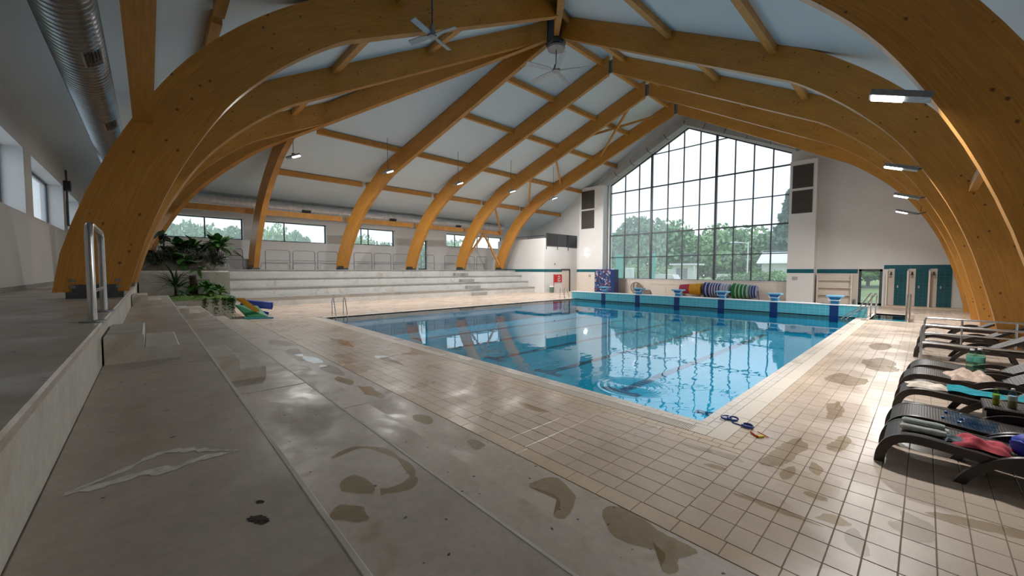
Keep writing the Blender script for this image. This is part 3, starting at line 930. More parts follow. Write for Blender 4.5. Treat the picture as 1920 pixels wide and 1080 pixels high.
def half_arch(foot, top, run, z0, label, group='curved timber arches', width=0.30, k=1.0, stop=None, shoe=True, bolts=False, side=1, depth=1.0):
    """foot, top: plan points; run: plan length to the full roof height; k stretches the haunch; stop: where the beam ends"""
    a = Vector((foot[0], foot[1], 0)); u = Vector((top[0] - foot[0], top[1] - foot[1], 0)).normalized()
    nrm = Vector((-u.y, u.x, 0))
    stop = stop if stop is not None else run - 0.22
    kink = 1.0 * k
    plane = lambda s: ZK + (ZR - ZK) * (s - kink) / (run - kink) if s > kink else ZE + (ZK - ZE) * (s / kink + 2) / 3
    s1 = 4.83 * k; dv = 1.13
    zj = plane(s1) - dv
    pts = []
    N = 46
    ss = [s1 * (i / 26.0) ** 1.25 for i in range(27)]
    ss += [s1 + (stop - s1) * (i / 12.0) for i in range(1, 13)]
    for s in ss:
        if s <= s1:
            z = lowcurve(s / k); z += (zj - 8.46) * (s / s1) ** 2
        else:
            z = plane(s) - dv
        pts.append((s, z))
    pts = [p for p in pts if p[1] >= z0 - 1e-6] if z0 > -0.1 else [(s, max(z, 0.0)) for s, z in pts]
    # exact start on z0
    if z0 > -0.1:
        first = pts[0]
        sa = 0.0
        lo, hi = 0.0, first[0]
        for _ in range(30):
            mid = (lo + hi) / 2
            if lowcurve(mid / k) + (zj - 8.46) * (mid / s1) ** 2 < z0: lo = mid
            else: hi = mid
        if hi < first[0] - 1e-3: pts.insert(0, (hi, z0))
    mb = MB(); mb.uv = []
    L = 0; rows_ = []
    for i, (s, z) in enumerate(pts):
        p = pts[max(i - 1, 0)]; q = pts[min(i + 1, len(pts) - 1)]
        d = Vector((q[0] - p[0], q[1] - p[1])); d.normalize()
        if i: L += math.hypot(s - pts[i - 1][0], z - pts[i - 1][1])
        f = min(1, s / s1)
        dep = depth * (0.97 if f < 1 else 0.98)
        us, uz = s - d.y * dep, z + d.x * dep
        uz = min(uz, plane(max(us, -1.5)) - 0.015)
        if i == 0: uz = z
        rows_.append(((s, z), (us, uz), L))
    # keep the end cut vertical
    (ls, lz), (us, uz), LL = rows_[-1]
    rows_[-1] = ((ls, lz), (ls, plane(ls) - 0.015), LL)
    rows_ = [r0 for r0 in rows_[:-1] if r0[1][0] < ls - 0.02] + [rows_[-1]]
    w2 = width / 2
    for (s, z), (us, uz), LL in rows_:
        for (ps, pz, v) in ((s, z, 0.0), (us, uz, 1.0)):
            for sgn in (-1, 1):
                P = a + u * ps + nrm * (sgn * w2); mb.v.append((P.x, P.y, pz)); mb.uv.append((LL, v))
    n = len(rows_)
    # separate vertices for narrow faces so that their UVs do not smear
    for i in range(n - 1):
        b = i * 4; c = b + 4
        mb.f += [(b, c, c + 2, b + 2), (b + 1, b + 3, c + 3, c + 1), (b, b + 1, c + 1, c), (b + 2, c + 2, c + 3, b + 3)]
    mb.f += [(0, 2, 3, 1), ((n - 1) * 4, (n - 1) * 4 + 1, (n - 1) * 4 + 3, (n - 1) * 4 + 2)]
    base = a + u * rows_[0][0][0]
    t = thing('glulam_arch', label, 'arch', (base.x, base.y, z0), group)
    part('curved_beam', mb, WOOD, t)
    if shoe:
        m = MB()
        c = a + u * (rows_[0][0][0] - 0.45)
        zb = z0 - (0.12 if not bolts else 0.12)
        for sg in (-1, 1):
            pc = c + nrm * (sg * (w2 + 0.012))
            m.beam(pc - u * 0.30 + Vector((0, 0, z0 + 0.02)), pc + u * 0.30 + Vector((0, 0, z0 + 0.02)), 0.02, 0.24)
        m.beam(c - u * 0.38 + Vector((0, 0, z0 - 0.06)), c + u * 0.38 + Vector((0, 0, z0 - 0.06)), width + 0.1, 0.12)
        part('steel_shoe', m, DSTEEL, t)
    if bolts:
        for ds in (-0.78, -0.18):
            for dz in (0.10, 0.22):
                pc = a + u * (rows_[0][0][0] + ds + 0.04) + nrm * (side * (w2 + 0.01)) + Vector((0, 0, z0 + dz))
                part('bolt_plate', MB().beam(pc - u * 0.035, pc + u * 0.035, 0.025, 0.05), GSTEEL, t)
    return t, a, u


apx = [10.4, 15.7, 20.3, 24.9]
# right halves
RF = 3.5
half_arch((RF, 3.2), (RX, 3.2), 15.25, 0.0, 'nearest arch leg on the right behind the loungers, cut off by the frame', stop=8.3, shoe=False)
for i, y in enumerate(apx):
    half_arch((RF, y), (RX, y), 15.25, 0.0, ('%s arch leg from the tall window, on the lounger side' % ['fourth', 'third', 'second', 'closest'][i]) if i < 3 else 'arch leg closest to the tall window, on the lounger side', shoe=False, stop=15.25 - (0.45 if i == 0 else 0.16))
# left halves, standing on the grandstand
LFY = [4.5, 10.0, 15.0, 19.7]
for i, (fy, y) in enumerate(zip(LFY, apx)):
    ln = math.hypot(15.25, y - fy)
    half_arch((-27, fy), (RX, y), ln, 2.24, ['arch on the left stand beside the third side window, running up to the round hub', 'arch on the left stand just left of the narrow glazed door', 'arch on the left stand in front of the stair and last side window', 'arch on the left stand nearest the white corner room'][i], stop=ln - (0.55 if i == 0 else 0.16), k=ln / 15.25)
half_arch((-27, -0.9), (-11.75, 1.5), 15.45, 2.24, 'arch on the left stand between the first two side windows', stop=5.9, k=1.0)
# hip and hip-end halves, standing on the near platform
hl = math.hypot(15.25, HUBY + 6.4)
half_arch((-27, -6.4), (RX, HUBY), hl, 2.0, 'long diagonal hip arch rising behind the big near arch to the hub', k=hl / 15.25, stop=hl - 0.5)
half_arch((3.5, -6.4), (RX, HUBY), hl, 1.67, 'diagonal hip beam coming from the hub over the camera', k=hl / 15.25, stop=hl - 0.5, shoe=False, width=0.26)
half_arch((-8.95, -6.38), (-8.95, HUBY), 16.8, 1.67, 'huge near arch with knots standing on the left platform', stop=13.5, bolts=True, side=-1, k=1.0, width=0.34, depth=1.06)
half_arch((-15.6, -6.4), (-12.6, HUBY - 0.6), 16.8, 1.67, 'second hip-end arch, partly hidden behind the huge near arch', stop=16.2, k=1.03)
half_arch((-20.0, -6.5), (-20.0, HUBY), 16.8, 1.67, 'third hip-end arch ending against the diagonal hip arch', stop=8.1, k=1.0)

# ridge plates and hub drum
for i, y in enumerate(apx[1:]):
    m = MB().box(RX - 0.15, RX + 0.15, y - 0.04, y + 0.04, 14.42, 15.2)
    solo('ridge_plate', m, GSTEEL, 'grey steel ridge plate on the %s arch from the tall window' % ['third', 'second', 'last'][i] if i < 2 else 'grey steel ridge plate right above the tall window', 'bracket', (RX, y, 14.42), 'ridge plates')
hb = MB().lathe([(0.30, 13.9), (0.50, 14.02), (0.52, 15.45), (0.2, 15.48)], (RX, HUBY, 0), 10)
hb.smooth = False
hub = thing('ridge_hub', 'dark steel drum where the hip arches meet the ridge', 'hub', (RX, HUBY, 13.9))
part('drum', hb, DSTEEL, hub)
part('drum_cap', MB().lathe([(0.1, 13.78), (0.46, 13.82), (0.48, 13.92), (0.3, 13.95)], (RX, HUBY, 0), 16), GSTEEL, hub)


# purlins
def purlin(p, q, label, w=0.20, h=0.30, group='roof purlins'):
    p = Vector(p); q = Vector(q); d = q - p; L = d.length
    mb = MB().beam(p, q, w, h)
    # UV along the bar
    mb.uv = [(0, 0), (0, .3), (0, .3), (0, 0), (L, 0), (L, .3), (L, .3), (L, 0)]
    mid = (p + q) / 2
    return solo('roof_purlin', mb, WOOD2, label, 'beam', tuple(mid), group)


zl = lambda s: ZK + (ZR - ZK) * (s - 1) / 14.25
rowname = ['lowest', 'second', 'third', 'fourth', 'topmost']
bay = ['between the two hub arches', 'from the hub arch to the next', 'in the bay before last', 'in the last bay before the tall window', 'running into the gable wall']


def ly(s, i):     # y of left arch i at plan offset s from its foot line
    return LFY[i] + (apx[i] - LFY[i]) * s / 15.25


for r, s in enumerate((2.2, 5.5, 8.95, 11.8, 14.75)):
    x = -27 + s; z = zl(s) - 0.18
    for i in range(3):
        purlin((x, ly(s, i) + 0.15, z), (x, ly(s, i + 1) - 0.15, z), '%s purlin on the left roof slope %s' % (rowname[r], bay[i + 1]))
    purlin((x, ly(s, 3) + 0.15, z), (x, YG - 0.01, z), '%s purlin on the left roof slope %s' % (rowname[r], bay[4])) if r < 3 else None
    if r < 3:
        ya = -0.9 + 5.9 * s / 15.25
        if s < 6: purlin((x, ya + 0.15, z), (x, ly(s, 0) - 0.15, z), '%s purlin on the left roof slope %s' % (rowname[r], bay[0]))
for r, s in enumerate((5.3, 9.0, 14.3)):
    x = RF - s; z = zl(s) - 0.18
    for i in range(3):
        purlin((x, apx[i] + 0.15, z), (x, apx[i + 1] - 0.15, z), '%s purlin on the right roof slope %s' % (['lowest', 'middle', 'topmost'][r], bay[i + 1]))
    if s < 8.5: purlin((x, 3.35, z), (x, apx[0] - 0.15, z), '%s purlin on the right roof slope from the nearest arch' % ['lowest', 'middle'][r])
    elif s < 9.5: purlin((x, 4.0, z), (x, apx[0] - 0.15, z), 'middle purlin on the right roof slope from the hip')
    else: purlin((x + 1.2, 7.2, z - 0.5), (x, apx[0] - 0.15, z), 'short purlin right of the hub, coming towards the camera')
    purlin((x, apx[3] + 0.15, z), (x, YG - 0.01, z), '%s purlin on the right roof slope running into the gable wall' % ['lowest', 'middle', 'topmost'][r])
# right low strut
for i, y in enumerate([3.2] + apx[:3]):
    y2 = ([3.2] + apx)[i + 1]
    purlin((2.85, y + 0.15, 4.3), (2.85, y2 - 0.15, 4.3), 'small strut low between the %s pair of arches on the right' % ORD[i], 0.14, 0.2)
# wall beam over the left windows
yb = [-6.3, -0.85] + LFY
for i in range(5):
    purlin((-26.55, yb[i] + (0.2 if i else 0), 5.72), (-26.55, yb[i + 1] - 0.05, 5.72), 'wooden beam above the %s stretch of the left stand' % ORD[i], 0.2, 0.34)
# hip end purlins (parallel to the near wall)
zn = lambda s: ZK + (ZR - ZK) * (s - 1) / 15.8
for s, x0, x1, lb in ((2.2, -20.0, -15.5, 'purlin low on the hip slope between the two hidden hip arches'), (1.97, -15.4, -9.1, 'purlin low on the hip slope behind the huge near arch'), (6.3, -14.5, -9.1, 'purlin from the huge near arch to the second hip arch'), (10.2, -13.8, -9.1, 'upper purlin from the huge near arch, next to the ceiling fan'), (6.2, -19.85, -14.6, 'purlin between the second and third hip arches'),
                      (1.97, -8.8, 1.0, 'purlin low on the hip slope in front of the huge near arch'), (6.3, -8.8, -3.0, 'upper purlin on the hip slope in front of the huge near arch')):
    purlin((x0, -6.4 + s, zn(s) - 0.18), (x1, -6.4 + s, zn(s) - 0.18), lb)
# wall beam of the near end, past the big arch and over the camera
for x0, x1, lb in ((-8.8, 2.4, 'thick beam running from the huge near arch past the round duct'), (-15.4, -9.1, 'wall beam hidden behind the huge near arch'), (-26.5, -15.7, 'wall beam far behind the huge near arch')):
    purlin((x0, -5.72, 5.22), (x1, -5.72, 5.22), lb, 0.30, 0.34)

# diagonal braces in the last left bay
def brace(p, q, label, w=0.13, h=0.16):
    p = Vector(p); q = Vector(q); mb = MB().beam(p, q, w, h); L = (q - p).length
    mb.uv = [(0, 0), (0, .3), (0, .3), (0, 0), (L, 0), (L, .3), (L, .3), (L, 0)]
    solo('diagonal_brace', mb, WOOD2, label, 'beam', tuple((p + q) / 2), 'diagonal braces')


A2 = lambda s: (-27 + s, ly(s, 2) + 0.12, zl(s) - 0.5)
A3 = lambda s: (-27 + s, ly(s, 3) - 0.12, zl(s) - 0.5)
brace(A2(14.4), A3(9.6), 'upper diagonal brace falling to the last arch under the left slope')
brace(A2(10.2), A3(14.4), 'long diagonal brace crossing the upper one under the left slope')
brace(A2(8.6), A3(6.2), 'short diagonal brace below the crossing pair')
brace(A3(3.2), A2(6.6), 'diagonal brace in the third row of the last bay')
brace(A2(3.2), (-26.4, LFY[3] - 0.2, 5.6), 'diagonal brace coming down to the wall beam by the corner room')
brace((-26.6, LFY[2] + 0.25, 2.9), (-26.6, 17.4, 5.5), 'sloping strut of the V brace, left arm')
brace((-26.6, 17.5, 5.5), (-26.6, LFY[3] - 0.3, 2.6), 'sloping strut of the V brace, right arm')

# ================================================================== DUCTS
def spiral_duct(name, label, p0, p1, r, mat, axis, rings, vents, hz=1.0):
    t = thing(name, label, 'duct', p0)
    prof = []
    L = (Vector(p1) - Vector(p0)).length; n = int(L / rings)
    for i in range(n + 1):
        z = L * i / n
        prof += [(r, z), (r + 0.012, z + 0.01), (r + 0.012, z + 0.025), (r, z + 0.035)]
    m = MB().lathe(prof, (0, 0, 0), 28, axis)
    part('duct_tube', m, mat, t, local=True)
    d = 1.5
    while d < L - 0.5:
        h0 = (d, 0, r) if axis == 'x' else (0, d, r)
        part('hanger', MB().tube([h0, (h0[0], h0[1], hz)], 0.012, 5), DSTEEL, t, True); d += 4.0
    for k, (d, ang) in enumerate(vents):
        ca, sa = math.cos(ang), math.sin(ang)
        v = MB(); w = MB()
        def P(da, rr, dz):
            c2, s2 = math.cos(ang + da), math.sin(ang + da)
            q = (rr * c2, rr * s2, d + dz)
            return (q[2], q[0], q[1]) if axis == 'x' else (q[0], q[2], q[1])
        H = 0.30
        for a0, a1, z0, z1, rr, mm in [(-0.42, 0.42, -H - .04, H + .04, r + 0.02, v)]:
            mm.quad(P(a0, rr, z0), P(a1, rr, z0), P(a1, rr, z1), P(a0, rr, z1))
            mm.quad(P(a0, r - .01, z0), P(a0, rr, z0), P(a0, rr, z1), P(a0, r - .01, z1)); mm.quad(P(a1, r - .01, z0), P(a1, rr, z0), P(a1, rr, z1), P(a1, r - .01, z1))
        g = part('vent_grille', v, DUCTD, t, local=True)
        for q in range(5):
            a0 = -0.34 + q * 0.14
            w.quad(P(a0, r + 0.024, -H), P(a0 + 0.10, r + 0.024, -H), P(a0 + 0.10, r + 0.024, H), P(a0, r + 0.024, H))
        sl = link('grille_slot', w.mesh('grille_slot', BLACK), g)
    return t


spiral_duct('air_duct', 'large silver spiral air duct along the near left wall', (-26.5, -6.55, 6.15), (3.5, -6.55, 6.15), 0.37, DUCT, 'x', 0.16, [(26.5 - 8.2, R(-52)), (26.5 - 12.6, R(-52)), (26.5 - 5.2, R(-52))], 0.98)
spiral_duct('air_duct', 'long grey air duct above the windows of the left stand', (-28.2, -6.5, 6.42), (-28.2, 21.3, 6.42), 0.33, DUCTD, 'y', 0.3, [(9, R(-40)), (15.5, R(-40)), (22, R(-40))], 0.44)
# boxed ducts following the gable window top
for nm, x0, z0, x1, z1 in (('left', -19.3, 10.25, -11.6, 14.02), ('right', -11.5, 14.02, -4.0, 10.35)):
    d = thing('gable_duct', 'grey segmented duct along the %s top edge of the tall window' % nm, 'duct', (x0, YG - 0.35, z0))
    n = 5
    for i in range(n):
        a, b = i / n + 0.004, (i + 1) / n - 0.004
        part('duct_segment', MB().beam((x0 + (x1 - x0) * a, YG - 0.35, z0 + (z1 - z0) * a), (x0 + (x1 - x0) * b, YG - 0.35, z0 + (z1 - z0) * b), 0.55, 0.5), SOCK, d)

# ================================================================== FANS
def fan(loc, rod_top, n, r, a0, label):
    t = thing('ceiling_fan', label, 'fan', loc)
    x, y, z = loc
    part('rod', MB().tube([(x, y, z + 0.1), (x, y, rod_top)], 0.025, 8), DSTEEL, t)
    s = r / 0.85
    s = min(s, 1.6)
    part('motor', MB().lathe([(0.05, z - 0.1), (0.13 * s, z - 0.08), (0.14 * s, z + 0.03), (0.09 * s, z + 0.08), (0.06 * s, z + 0.28), (0.03, z + 0.3)], (x, y, 0), 16), GSTEEL, t)
    for k in range(n):
        a = a0 + 2 * math.pi * k / n
        d = Vector((math.cos(a), math.sin(a), 0)); w = Vector((-d.y, d.x, 0.25)).normalized()
        c = Vector((x, y, z - 0.02)); m = MB(); b = len(m.v)
        hw0, hw1 = 0.045 * s, 0.085 * s
        up = Vector((0, 0, 0.012))
        for rr, hw in ((0.1 * s, hw0), (0.35 * r, hw1), (r, hw1)):
            for sg in (-1, 1):
                for uu in (-1, 1):
                    m.v.append(tuple(c + d * rr + w * (sg * hw) + up * uu))
        for i in range(2):
            q = i * 4
            m.f += [(q, q + 2, q + 6, q + 4), (q + 1, q + 5, q + 7, q + 3), (q, q + 4, q + 5, q + 1), (q + 2, q + 3, q + 7, q + 6)]
        m.f += [(0, 1, 3, 2), (8, 10, 11, 9)]
        part('blade', m, FANM, t)
    return t


fan((-8.55, 0.85, 9.33), 10.55, 4, 0.88, R(20), 'small ceiling fan hanging from the huge near arch')
fan((RX, HUBY, 12.75), 13.9, 5, 1.75, R(35), 'large ceiling fan hanging under the round ridge hub')

# ================================================================== FLOODLIGHTS
def flood(loc, label, d, hang=None, w=LAMP_W, s=1.0, tilt=0.35):
    """flat LED floodlight; d = plan direction it points to"""
    t = thing('floodlight', label, 'lamp', loc, 'LED floodlights')
    c = Vector(loc); d = Vector(d).normalized(); sd = Vector((-d.y, d.x, 0)); dn = (Vector((0, 0, -1)) + d * tilt).normalized()
    f = (d + Vector((0, 0, tilt))).normalized()
    part('housing', MB().beam(c - f * 0.36 * s, c + f * 0.36 * s, 0.26 * s, 0.09 * s, up=-dn), GSTEEL, t)
    q = c + dn * 0.052 * s + f * 0.14 * s
    part('led_lens', MB().beam(q - f * 0.19 * s, q + f * 0.19 * s, 0.22 * s, 0.02 * s, up=-dn), LED, t)
    if hang:
        part('hanger', MB().tube([c + Vector((0, 0, 0.04)), (c.x, c.y, hang)], 0.014, 6), DSTEEL, t)
        part('junction_box', MB().beam(c + Vector((0, 0, 0.05)), c + Vector((0, 0, 0.16)), 0.16, 0.12), GSTEEL, t)
    else:
        e = c - f * 0.36 * s
        part('bracket', MB().tube([e, e - d * 0.22 + Vector((0, 0, 0.05)), e - d * 0.36 + Vector((0, 0, 0.12))], 0.03, 6), DSTEEL, t)
        part('cable', MB().tube([e - d * 0.10 + Vector((0, 0, 0.1)), e - d * 0.14 + Vector((0, 0, 0.35)), e - d * 0.12 + Vector((0, 0, 1.6))], 0.012, 5), BLACK, t)
    ld = bpy.data.lights.new('lamp_light', 'AREA')
    ld.shape = 'RECTANGLE'; ld.size, ld.size_y = 0.36 * s, 0.2 * s; ld.energy = w; ld.color = (1.0, 0.97, 0.93)
    ld.spread = R(165)
    lo = bpy.data.objects.new('lamp_light', ld); COL.objects.link(lo); lo.parent = t
    lo.location = (q + dn * 0.03) - c
    lo.rotation_euler = dn.to_track_quat('-Z', 'Y').to_euler()
    return t


for i, P in enumerate(((-23.27, 0.59, 8.69), (-22.78, 6.13, 8.68), (-22.5, 11.65, 8.70), (-22.02, 16.7, 8.73), (-21.56, 21.55, 8.71))):
    p = CAM + (Vector(P) - CAM) * 0.93
    flood(tuple(p), ['floodlight hanging under the hip arch, nearest on the stand side', 'second hanging floodlight on the stand side', 'middle hanging floodlight on the stand side', 'fourth hanging floodlight on the stand side', 'floodlight on the stand side nearest the tall window'][i], (0.55, 1, 0), hang=zl(p.x + 27) - 0.02, w=LAMP_W)
for i, (x, y, z) in enumerate(((1.95, 3.2, 4.90), (1.72, 10.4, 5.12), (1.72, 15.7, 4.98), (1.60, 20.3, 4.86))):
    flood((x - 0.25, y - 0.05, z), ['large bright floodlight on the nearest right arch', 'second floodlight along the right arches', 'third floodlight along the right arches', 'smallest, farthest floodlight on the right arches'][i], (-1, -0.1, 0), s=1.05, w=LAMP_W * 0.65)

# ================================================================== NEAR CONCRETE TIERS
TX0, TX1 = -17.9, XR - 0.02
def tier(name, label, y0, y1, z, zb=0.0, x0=TX0, x1=TX1, nose=True):
    t = thing(name, label, 'bench', (x0, y0, zb))
    part('tier_slab', MB().box(x0, x1, y0, y1 - 0.0, zb, z - 0.05), CONC_W, t)
    # cast in lengths with fine joints
    xs = [x0]
    while xs[-1] < x1 - 9.0: xs.append(xs[-1] + 7.3)
    xs.append(x1)
    for a, b in zip(xs[:-1], xs[1:]):
        part('tread_slab', MB().bbox(a + 0.002, b - 0.002, y0, y1 + 0.012, z - 0.05, z, 0.012), CONC, t)
    if nose: part('nosing', MB().bbox(x0, x1, y1 - 0.010, y1 + 0.016, z - 0.05, z + 0.003, 0.003), NOSE, t)
    return t


strip = MB(); 
solo('concrete_strip', MB().bbox(TX0, TX1, -3.46, -2.73, -0.2, 0.004, 0.006), CONC, 'grey concrete strip with puddles beside the beige deck tiles', 'floor strip', (TX0, -3.46, -0.2))
tier('concrete_tier', 'lowest concrete step above the strip beside the deck', -4.29, -3.50, 0.20, nose=False)
tier('concrete_tier', 'middle concrete bench tier with the ring stain', -5.23, -4.29, 0.65)
tier('concrete_tier', 'top concrete bench tier with the white streak, below the platform', -6.102, -5.23, 1.10)
pf = thing('platform', 'grey concrete walkway platform along the near left wall', 'platform', (XL, YB, 0))
part('platform_body', MB().box(XL + 0.01, TX1, YB + 0.005, -6.10, 0, 1.50), CONC_W, pf)
part('platform_top', MB().bbox(XL + 0.01, TX1, YB + 0.005, -6.085, 1.50, 1.55, 0.012), CONC, pf)
struct('baseboard_back', MB().box(XL, XR, YB, YB + 0.025, 1.55, 1.67), CONC_G)


def steps(x0, x1, y0, zb, label, dz=0.15):
    t = thing('bench_step', label, 'steps', (x0, y0, zb), 'small steps between the tiers')
    part('upper_step', MB().bbox(x0, x1, y0 + 0.006, y0 + 0.31, zb, zb + 2 * dz, 0.012), CONC_W, t)
    part('lower_step', MB().bbox(x0, x1, y0 + 0.31, y0 + 0.60, zb, zb + dz, 0.012), CONC_W, t)


steps(-4.95, -3.7, -6.09, 1.10, 'nearest concrete block step climbing to the platform')
steps(-5.25, -4.0, -5.20, 0.65, 'nearest concrete block step on the middle tier')
steps(-13.8, -12.6, -6.09, 1.10, 'far concrete block step beside the spiky plant')
steps(-14.0, -12.8, -5.20, 0.65, 'far concrete block step on the middle tier near the planter')

# grab rail on the platform edge
gr = thing('grab_rail', 'steel grab rail hoop on the platform edge in front of the huge arch', 'railing', (-4.5, -6.2, 1.55))
path = [(-3.82, -6.16, 1.55), (-3.82, -6.16, 2.42), (-3.86, -6.16, 2.52), (-3.95, -6.16, 2.56), (-5.05, -6.16, 2.56), (-5.15, -6.16, 2.52), (-5.19, -6.16, 2.42), (-5.19, -6.16, 1.55)]
part('hoop', MB().tube(path, 0.034, 12), STEEL, gr)
part('cross_bar', MB().tube([(-3.82, -6.16, 1.86), (-5.19, -6.16, 1.86)], 0.018, 8), STEEL, gr)
for x in (-3.82, -5.19):
    part('base_plate', MB().lathe([(0.10, 1.552), (0.10, 1.565), (0.04, 1.572)], (x, -6.16, 0), 14), GSTEEL, gr)
# window opener
op = thing('window_opener', 'dark pole window opener on the back wall by the last near window', 'pole', (-21.6, -7.95, 3.4))
part('pole', MB().tube([(-22.4, -8.12, 3.9), (-22.4, -8.12, 6.2)], 0.035, 8), DSTEEL, op)
part('gear_box', MB().box(-22.55, -22.25, -8.19, -8.0, 5.35, 5.75), BLACK, op)
part('crank', MB().tube([(-22.4, -8.12, 3.92), (-22.4, -7.85, 3.92), (-22.7, -7.85, 3.92)], 0.03, 8), BLACK, op)

# ================================================================== LEFT GRANDSTAND
RS = 0.53
for i in range(4):
    x1 = -23.8 - 0.9 * i
    x0 = x1 - 0.9 if i < 3 else XL + 0.01
    t = thing('stand_tier', ['lowest long tier of the left grandstand', 'second long tier of the left grandstand', 'third long tier of the left grandstand', 'top tier of the left grandstand carrying the arches and rails'][i], 'bench', (x0, -2.4, 0), None)
    z = RS * (i + 1)
    y0 = -2.45 if i < 3 else -6.05
    part('riser', MB().box(x0, x1, y0, 21.48, 0, z - 0.045), CONC_S, t)
    part('seat_slab', MB().bbox(x0, x1 + 0.06, y0, 21.48, z - 0.045, z, 0.01), CONC_G, t)  # darker slab colour paints in the shadow line along each tread
st = thing('stand_stair', 'grey concrete stair climbing the left grandstand', 'stairs', (-23.8, 14.6, 0))
for i in range(4):
    x1 = -23.8 - 0.9 * i; z = RS * i
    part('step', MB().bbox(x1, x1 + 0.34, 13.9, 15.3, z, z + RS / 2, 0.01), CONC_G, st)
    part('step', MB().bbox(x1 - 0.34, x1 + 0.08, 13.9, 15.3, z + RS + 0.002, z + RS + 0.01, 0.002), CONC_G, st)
# hoop rails on the top tier
ZT = RS * 4
hy = [(-4.0, -2.55), (-2.4, -1.3), (-0.05, 1.4), (1.6, 3.0), (3.2, 4.6), (5.8, 7.2), (7.4, 8.8), (9.0, 10.4), (11.6, 12.9), (14.0, 15.6), (15.9, 17.4), (17.7, 19.0)]
hn = ['hoop rail behind the planter shrubs', 'hoop rail beside the vase-like pot', 'hoop rail right of the first standing arch', 'hoop rail under the second side window', 'hoop rail left of the second standing arch', 'hoop rail under the third side window, left', 'hoop rail under the third side window, middle', 'hoop rail left of the third standing arch', 'hoop rail in front of the narrow glazed door', 'hoop rail behind the stair', 'hoop rail inside the V brace', 'hoop rail by the white corner room']
for (a, b), lb in zip(hy, hn):
    t = thing('hoop_rail', 'grey steel ' + lb, 'railing', (-28.0, a, ZT), 'hoop rails on the left stand')
    h = 1.32
    part('hoop', MB().tube([(-28, a, ZT), (-28, a, ZT + h - 0.15), (-28, a + 0.04, ZT + h - 0.04), (-28, a + 0.15, ZT + h), (-28, b - 0.15, ZT + h), (-28, b - 0.04, ZT + h - 0.04), (-28, b, ZT + h - 0.15), (-28, b, ZT)], 0.026, 8), GSTEEL, t)
    part('mid_bar', MB().tube([(-28, a, ZT + 0.62), (-28, b, ZT + 0.62)], 0.018, 6), GSTEEL, t)

# ================================================================== CORNER ROOM
cr = bpy.data.objects.new('wall_corner_room', None); COL.objects.link(cr); cr['kind'] = 'structure'
CX, CY, CZ = -22.55, 21.5, 5.15
part('room_front', MB().box(XL + 0.01, CX, CY, CY + 0.25, 0, CZ), WALL, cr)
part('room_side', MB().box(CX - 0.25, CX, CY + 0.25, YG - 0.01, 0, 4.35), WALL, cr)
part('room_roof', MB().box(XL + 0.01, CX - 0.25, CY + 0.25, YG - 0.01, 4.1, 4.3), WALL, cr)
part('band', MB().box(XL + 0.3, CX + 0.01, CY - 0.012, CY, 1.96, 2.22), TEALB, cr)
part('band', MB().box(CX, CX + 0.012, CY, 25.0, 1.96, 2.22), TEALB, cr)
bl = thing('balcony_guard', 'grey mesh balcony guard on top of the white corner room', 'railing', (CX, CY, 4.35))
for k in range(3):
    y0 = CY + 0.28 + k * 1.62
    part('guard_panel', MB().box(CX - 0.02, CX, y0 + 0.03, y0 + 1.58, 4.42, 5.6), MESHG, bl)
for k in range(4):
    y0 = CY + 0.27 + k * 1.62
    part('guard_post', MB().box(CX - 0.03, CX + 0.035, y0 - 0.03, y0 + 0.03, 4.1, 5.62), DSTEEL, bl)
part('top_rail', MB().tube([(CX, CY + 0.25, 5.62), (CX, YG - 0.1, 5.62)], 0.03, 8), DSTEEL, bl)
part('front_rail', MB().tube([(CX, CY + 0.12, 5.42), (-27, CY + 0.12, 5.42)], 0.03, 8).tube([(CX, CY + 0.12, 5.15), (CX, CY + 0.12, 5.42)], 0.03, 8).tube([(-24.8, CY + 0.12, 5.15), (-24.8, CY + 0.12, 5.42)], 0.03, 8), DSTEEL, bl)
sg = thing('fire_sign', 'red hose cabinet sign with white pictogram on the corner room', 'sign', (CX + 0.02, 23.3, 1.2))
part('sign_plate', MB().box(CX + 0.001, CX + 0.04, 22.95, 24.05, 0.95, 1.70), RED, sg)
_pg = MB().lathe([(0.10, 0.0), (0.17, 0.0), (0.17, 0.006), (0.10, 0.006)], (CX + 0.04, 23.62, 1.42), 18, 'x')
_pg.f = _pg.f[:-2]
_pg.box(CX + 0.04, CX + 0.046, 23.46, 23.52, 1.02, 1.45).box(CX + 0.04, CX + 0.046, 23.52, 23.80, 1.02, 1.08).box(CX + 0.04, CX + 0.046, 23.76, 23.82, 1.08, 1.2)
part('pictogram', _pg, WHITE, sg)
solo('hose_pipe', MB().box(CX + 0.001, CX + 0.03, 22.83, 22.9, 0, 1.75), RED, 'narrow dark red upright strip beside the red sign', 'pipe', (CX, 22.86, 0))
dr = bpy.data.objects.new('door_3', None); COL.objects.link(dr); dr['kind'] = 'structure'
part('door_leaf', MB().box(CX, CX + 0.02, 24.1, 25.2, 0, 2.1), WALLC, dr)
part('door_frame', MB().box(CX, CX + 0.05, 25.2, 25.36, 0, 2.25).box(CX, CX + 0.05, 24.0, 25.2, 2.1, 2.25), DSTEEL, dr)
bn = thing('waste_bin', 'small green waste bin with white liner against the corner room', 'bin', (CX + 0.35, 22.2, 0))
part('bin_body', MB().lathe([(0.16, 0), (0.22, 0.55)], (CX + 0.35, 22.2, 0), 14), plain('bin_green', (0.10, 0.20, 0.15), 0.6), bn)
part('liner', MB().lathe([(0.225, 0.52), (0.24, 0.56), (0.235, 0.64), (0.2, 0.64)], (CX + 0.35, 22.2, 0), 14), WHITE, bn)
solo('smoke_detector', MB().lathe([(0.02, 0), (0.07, 0.02), (0.06, 0.06), (0.02, 0.07)], (CX + 0.0, 23.0, 2.72), 12, 'x'), DSTEEL, 'small dark detector knob on the corner room wall', 'detector', (CX, 23.0, 2.72))

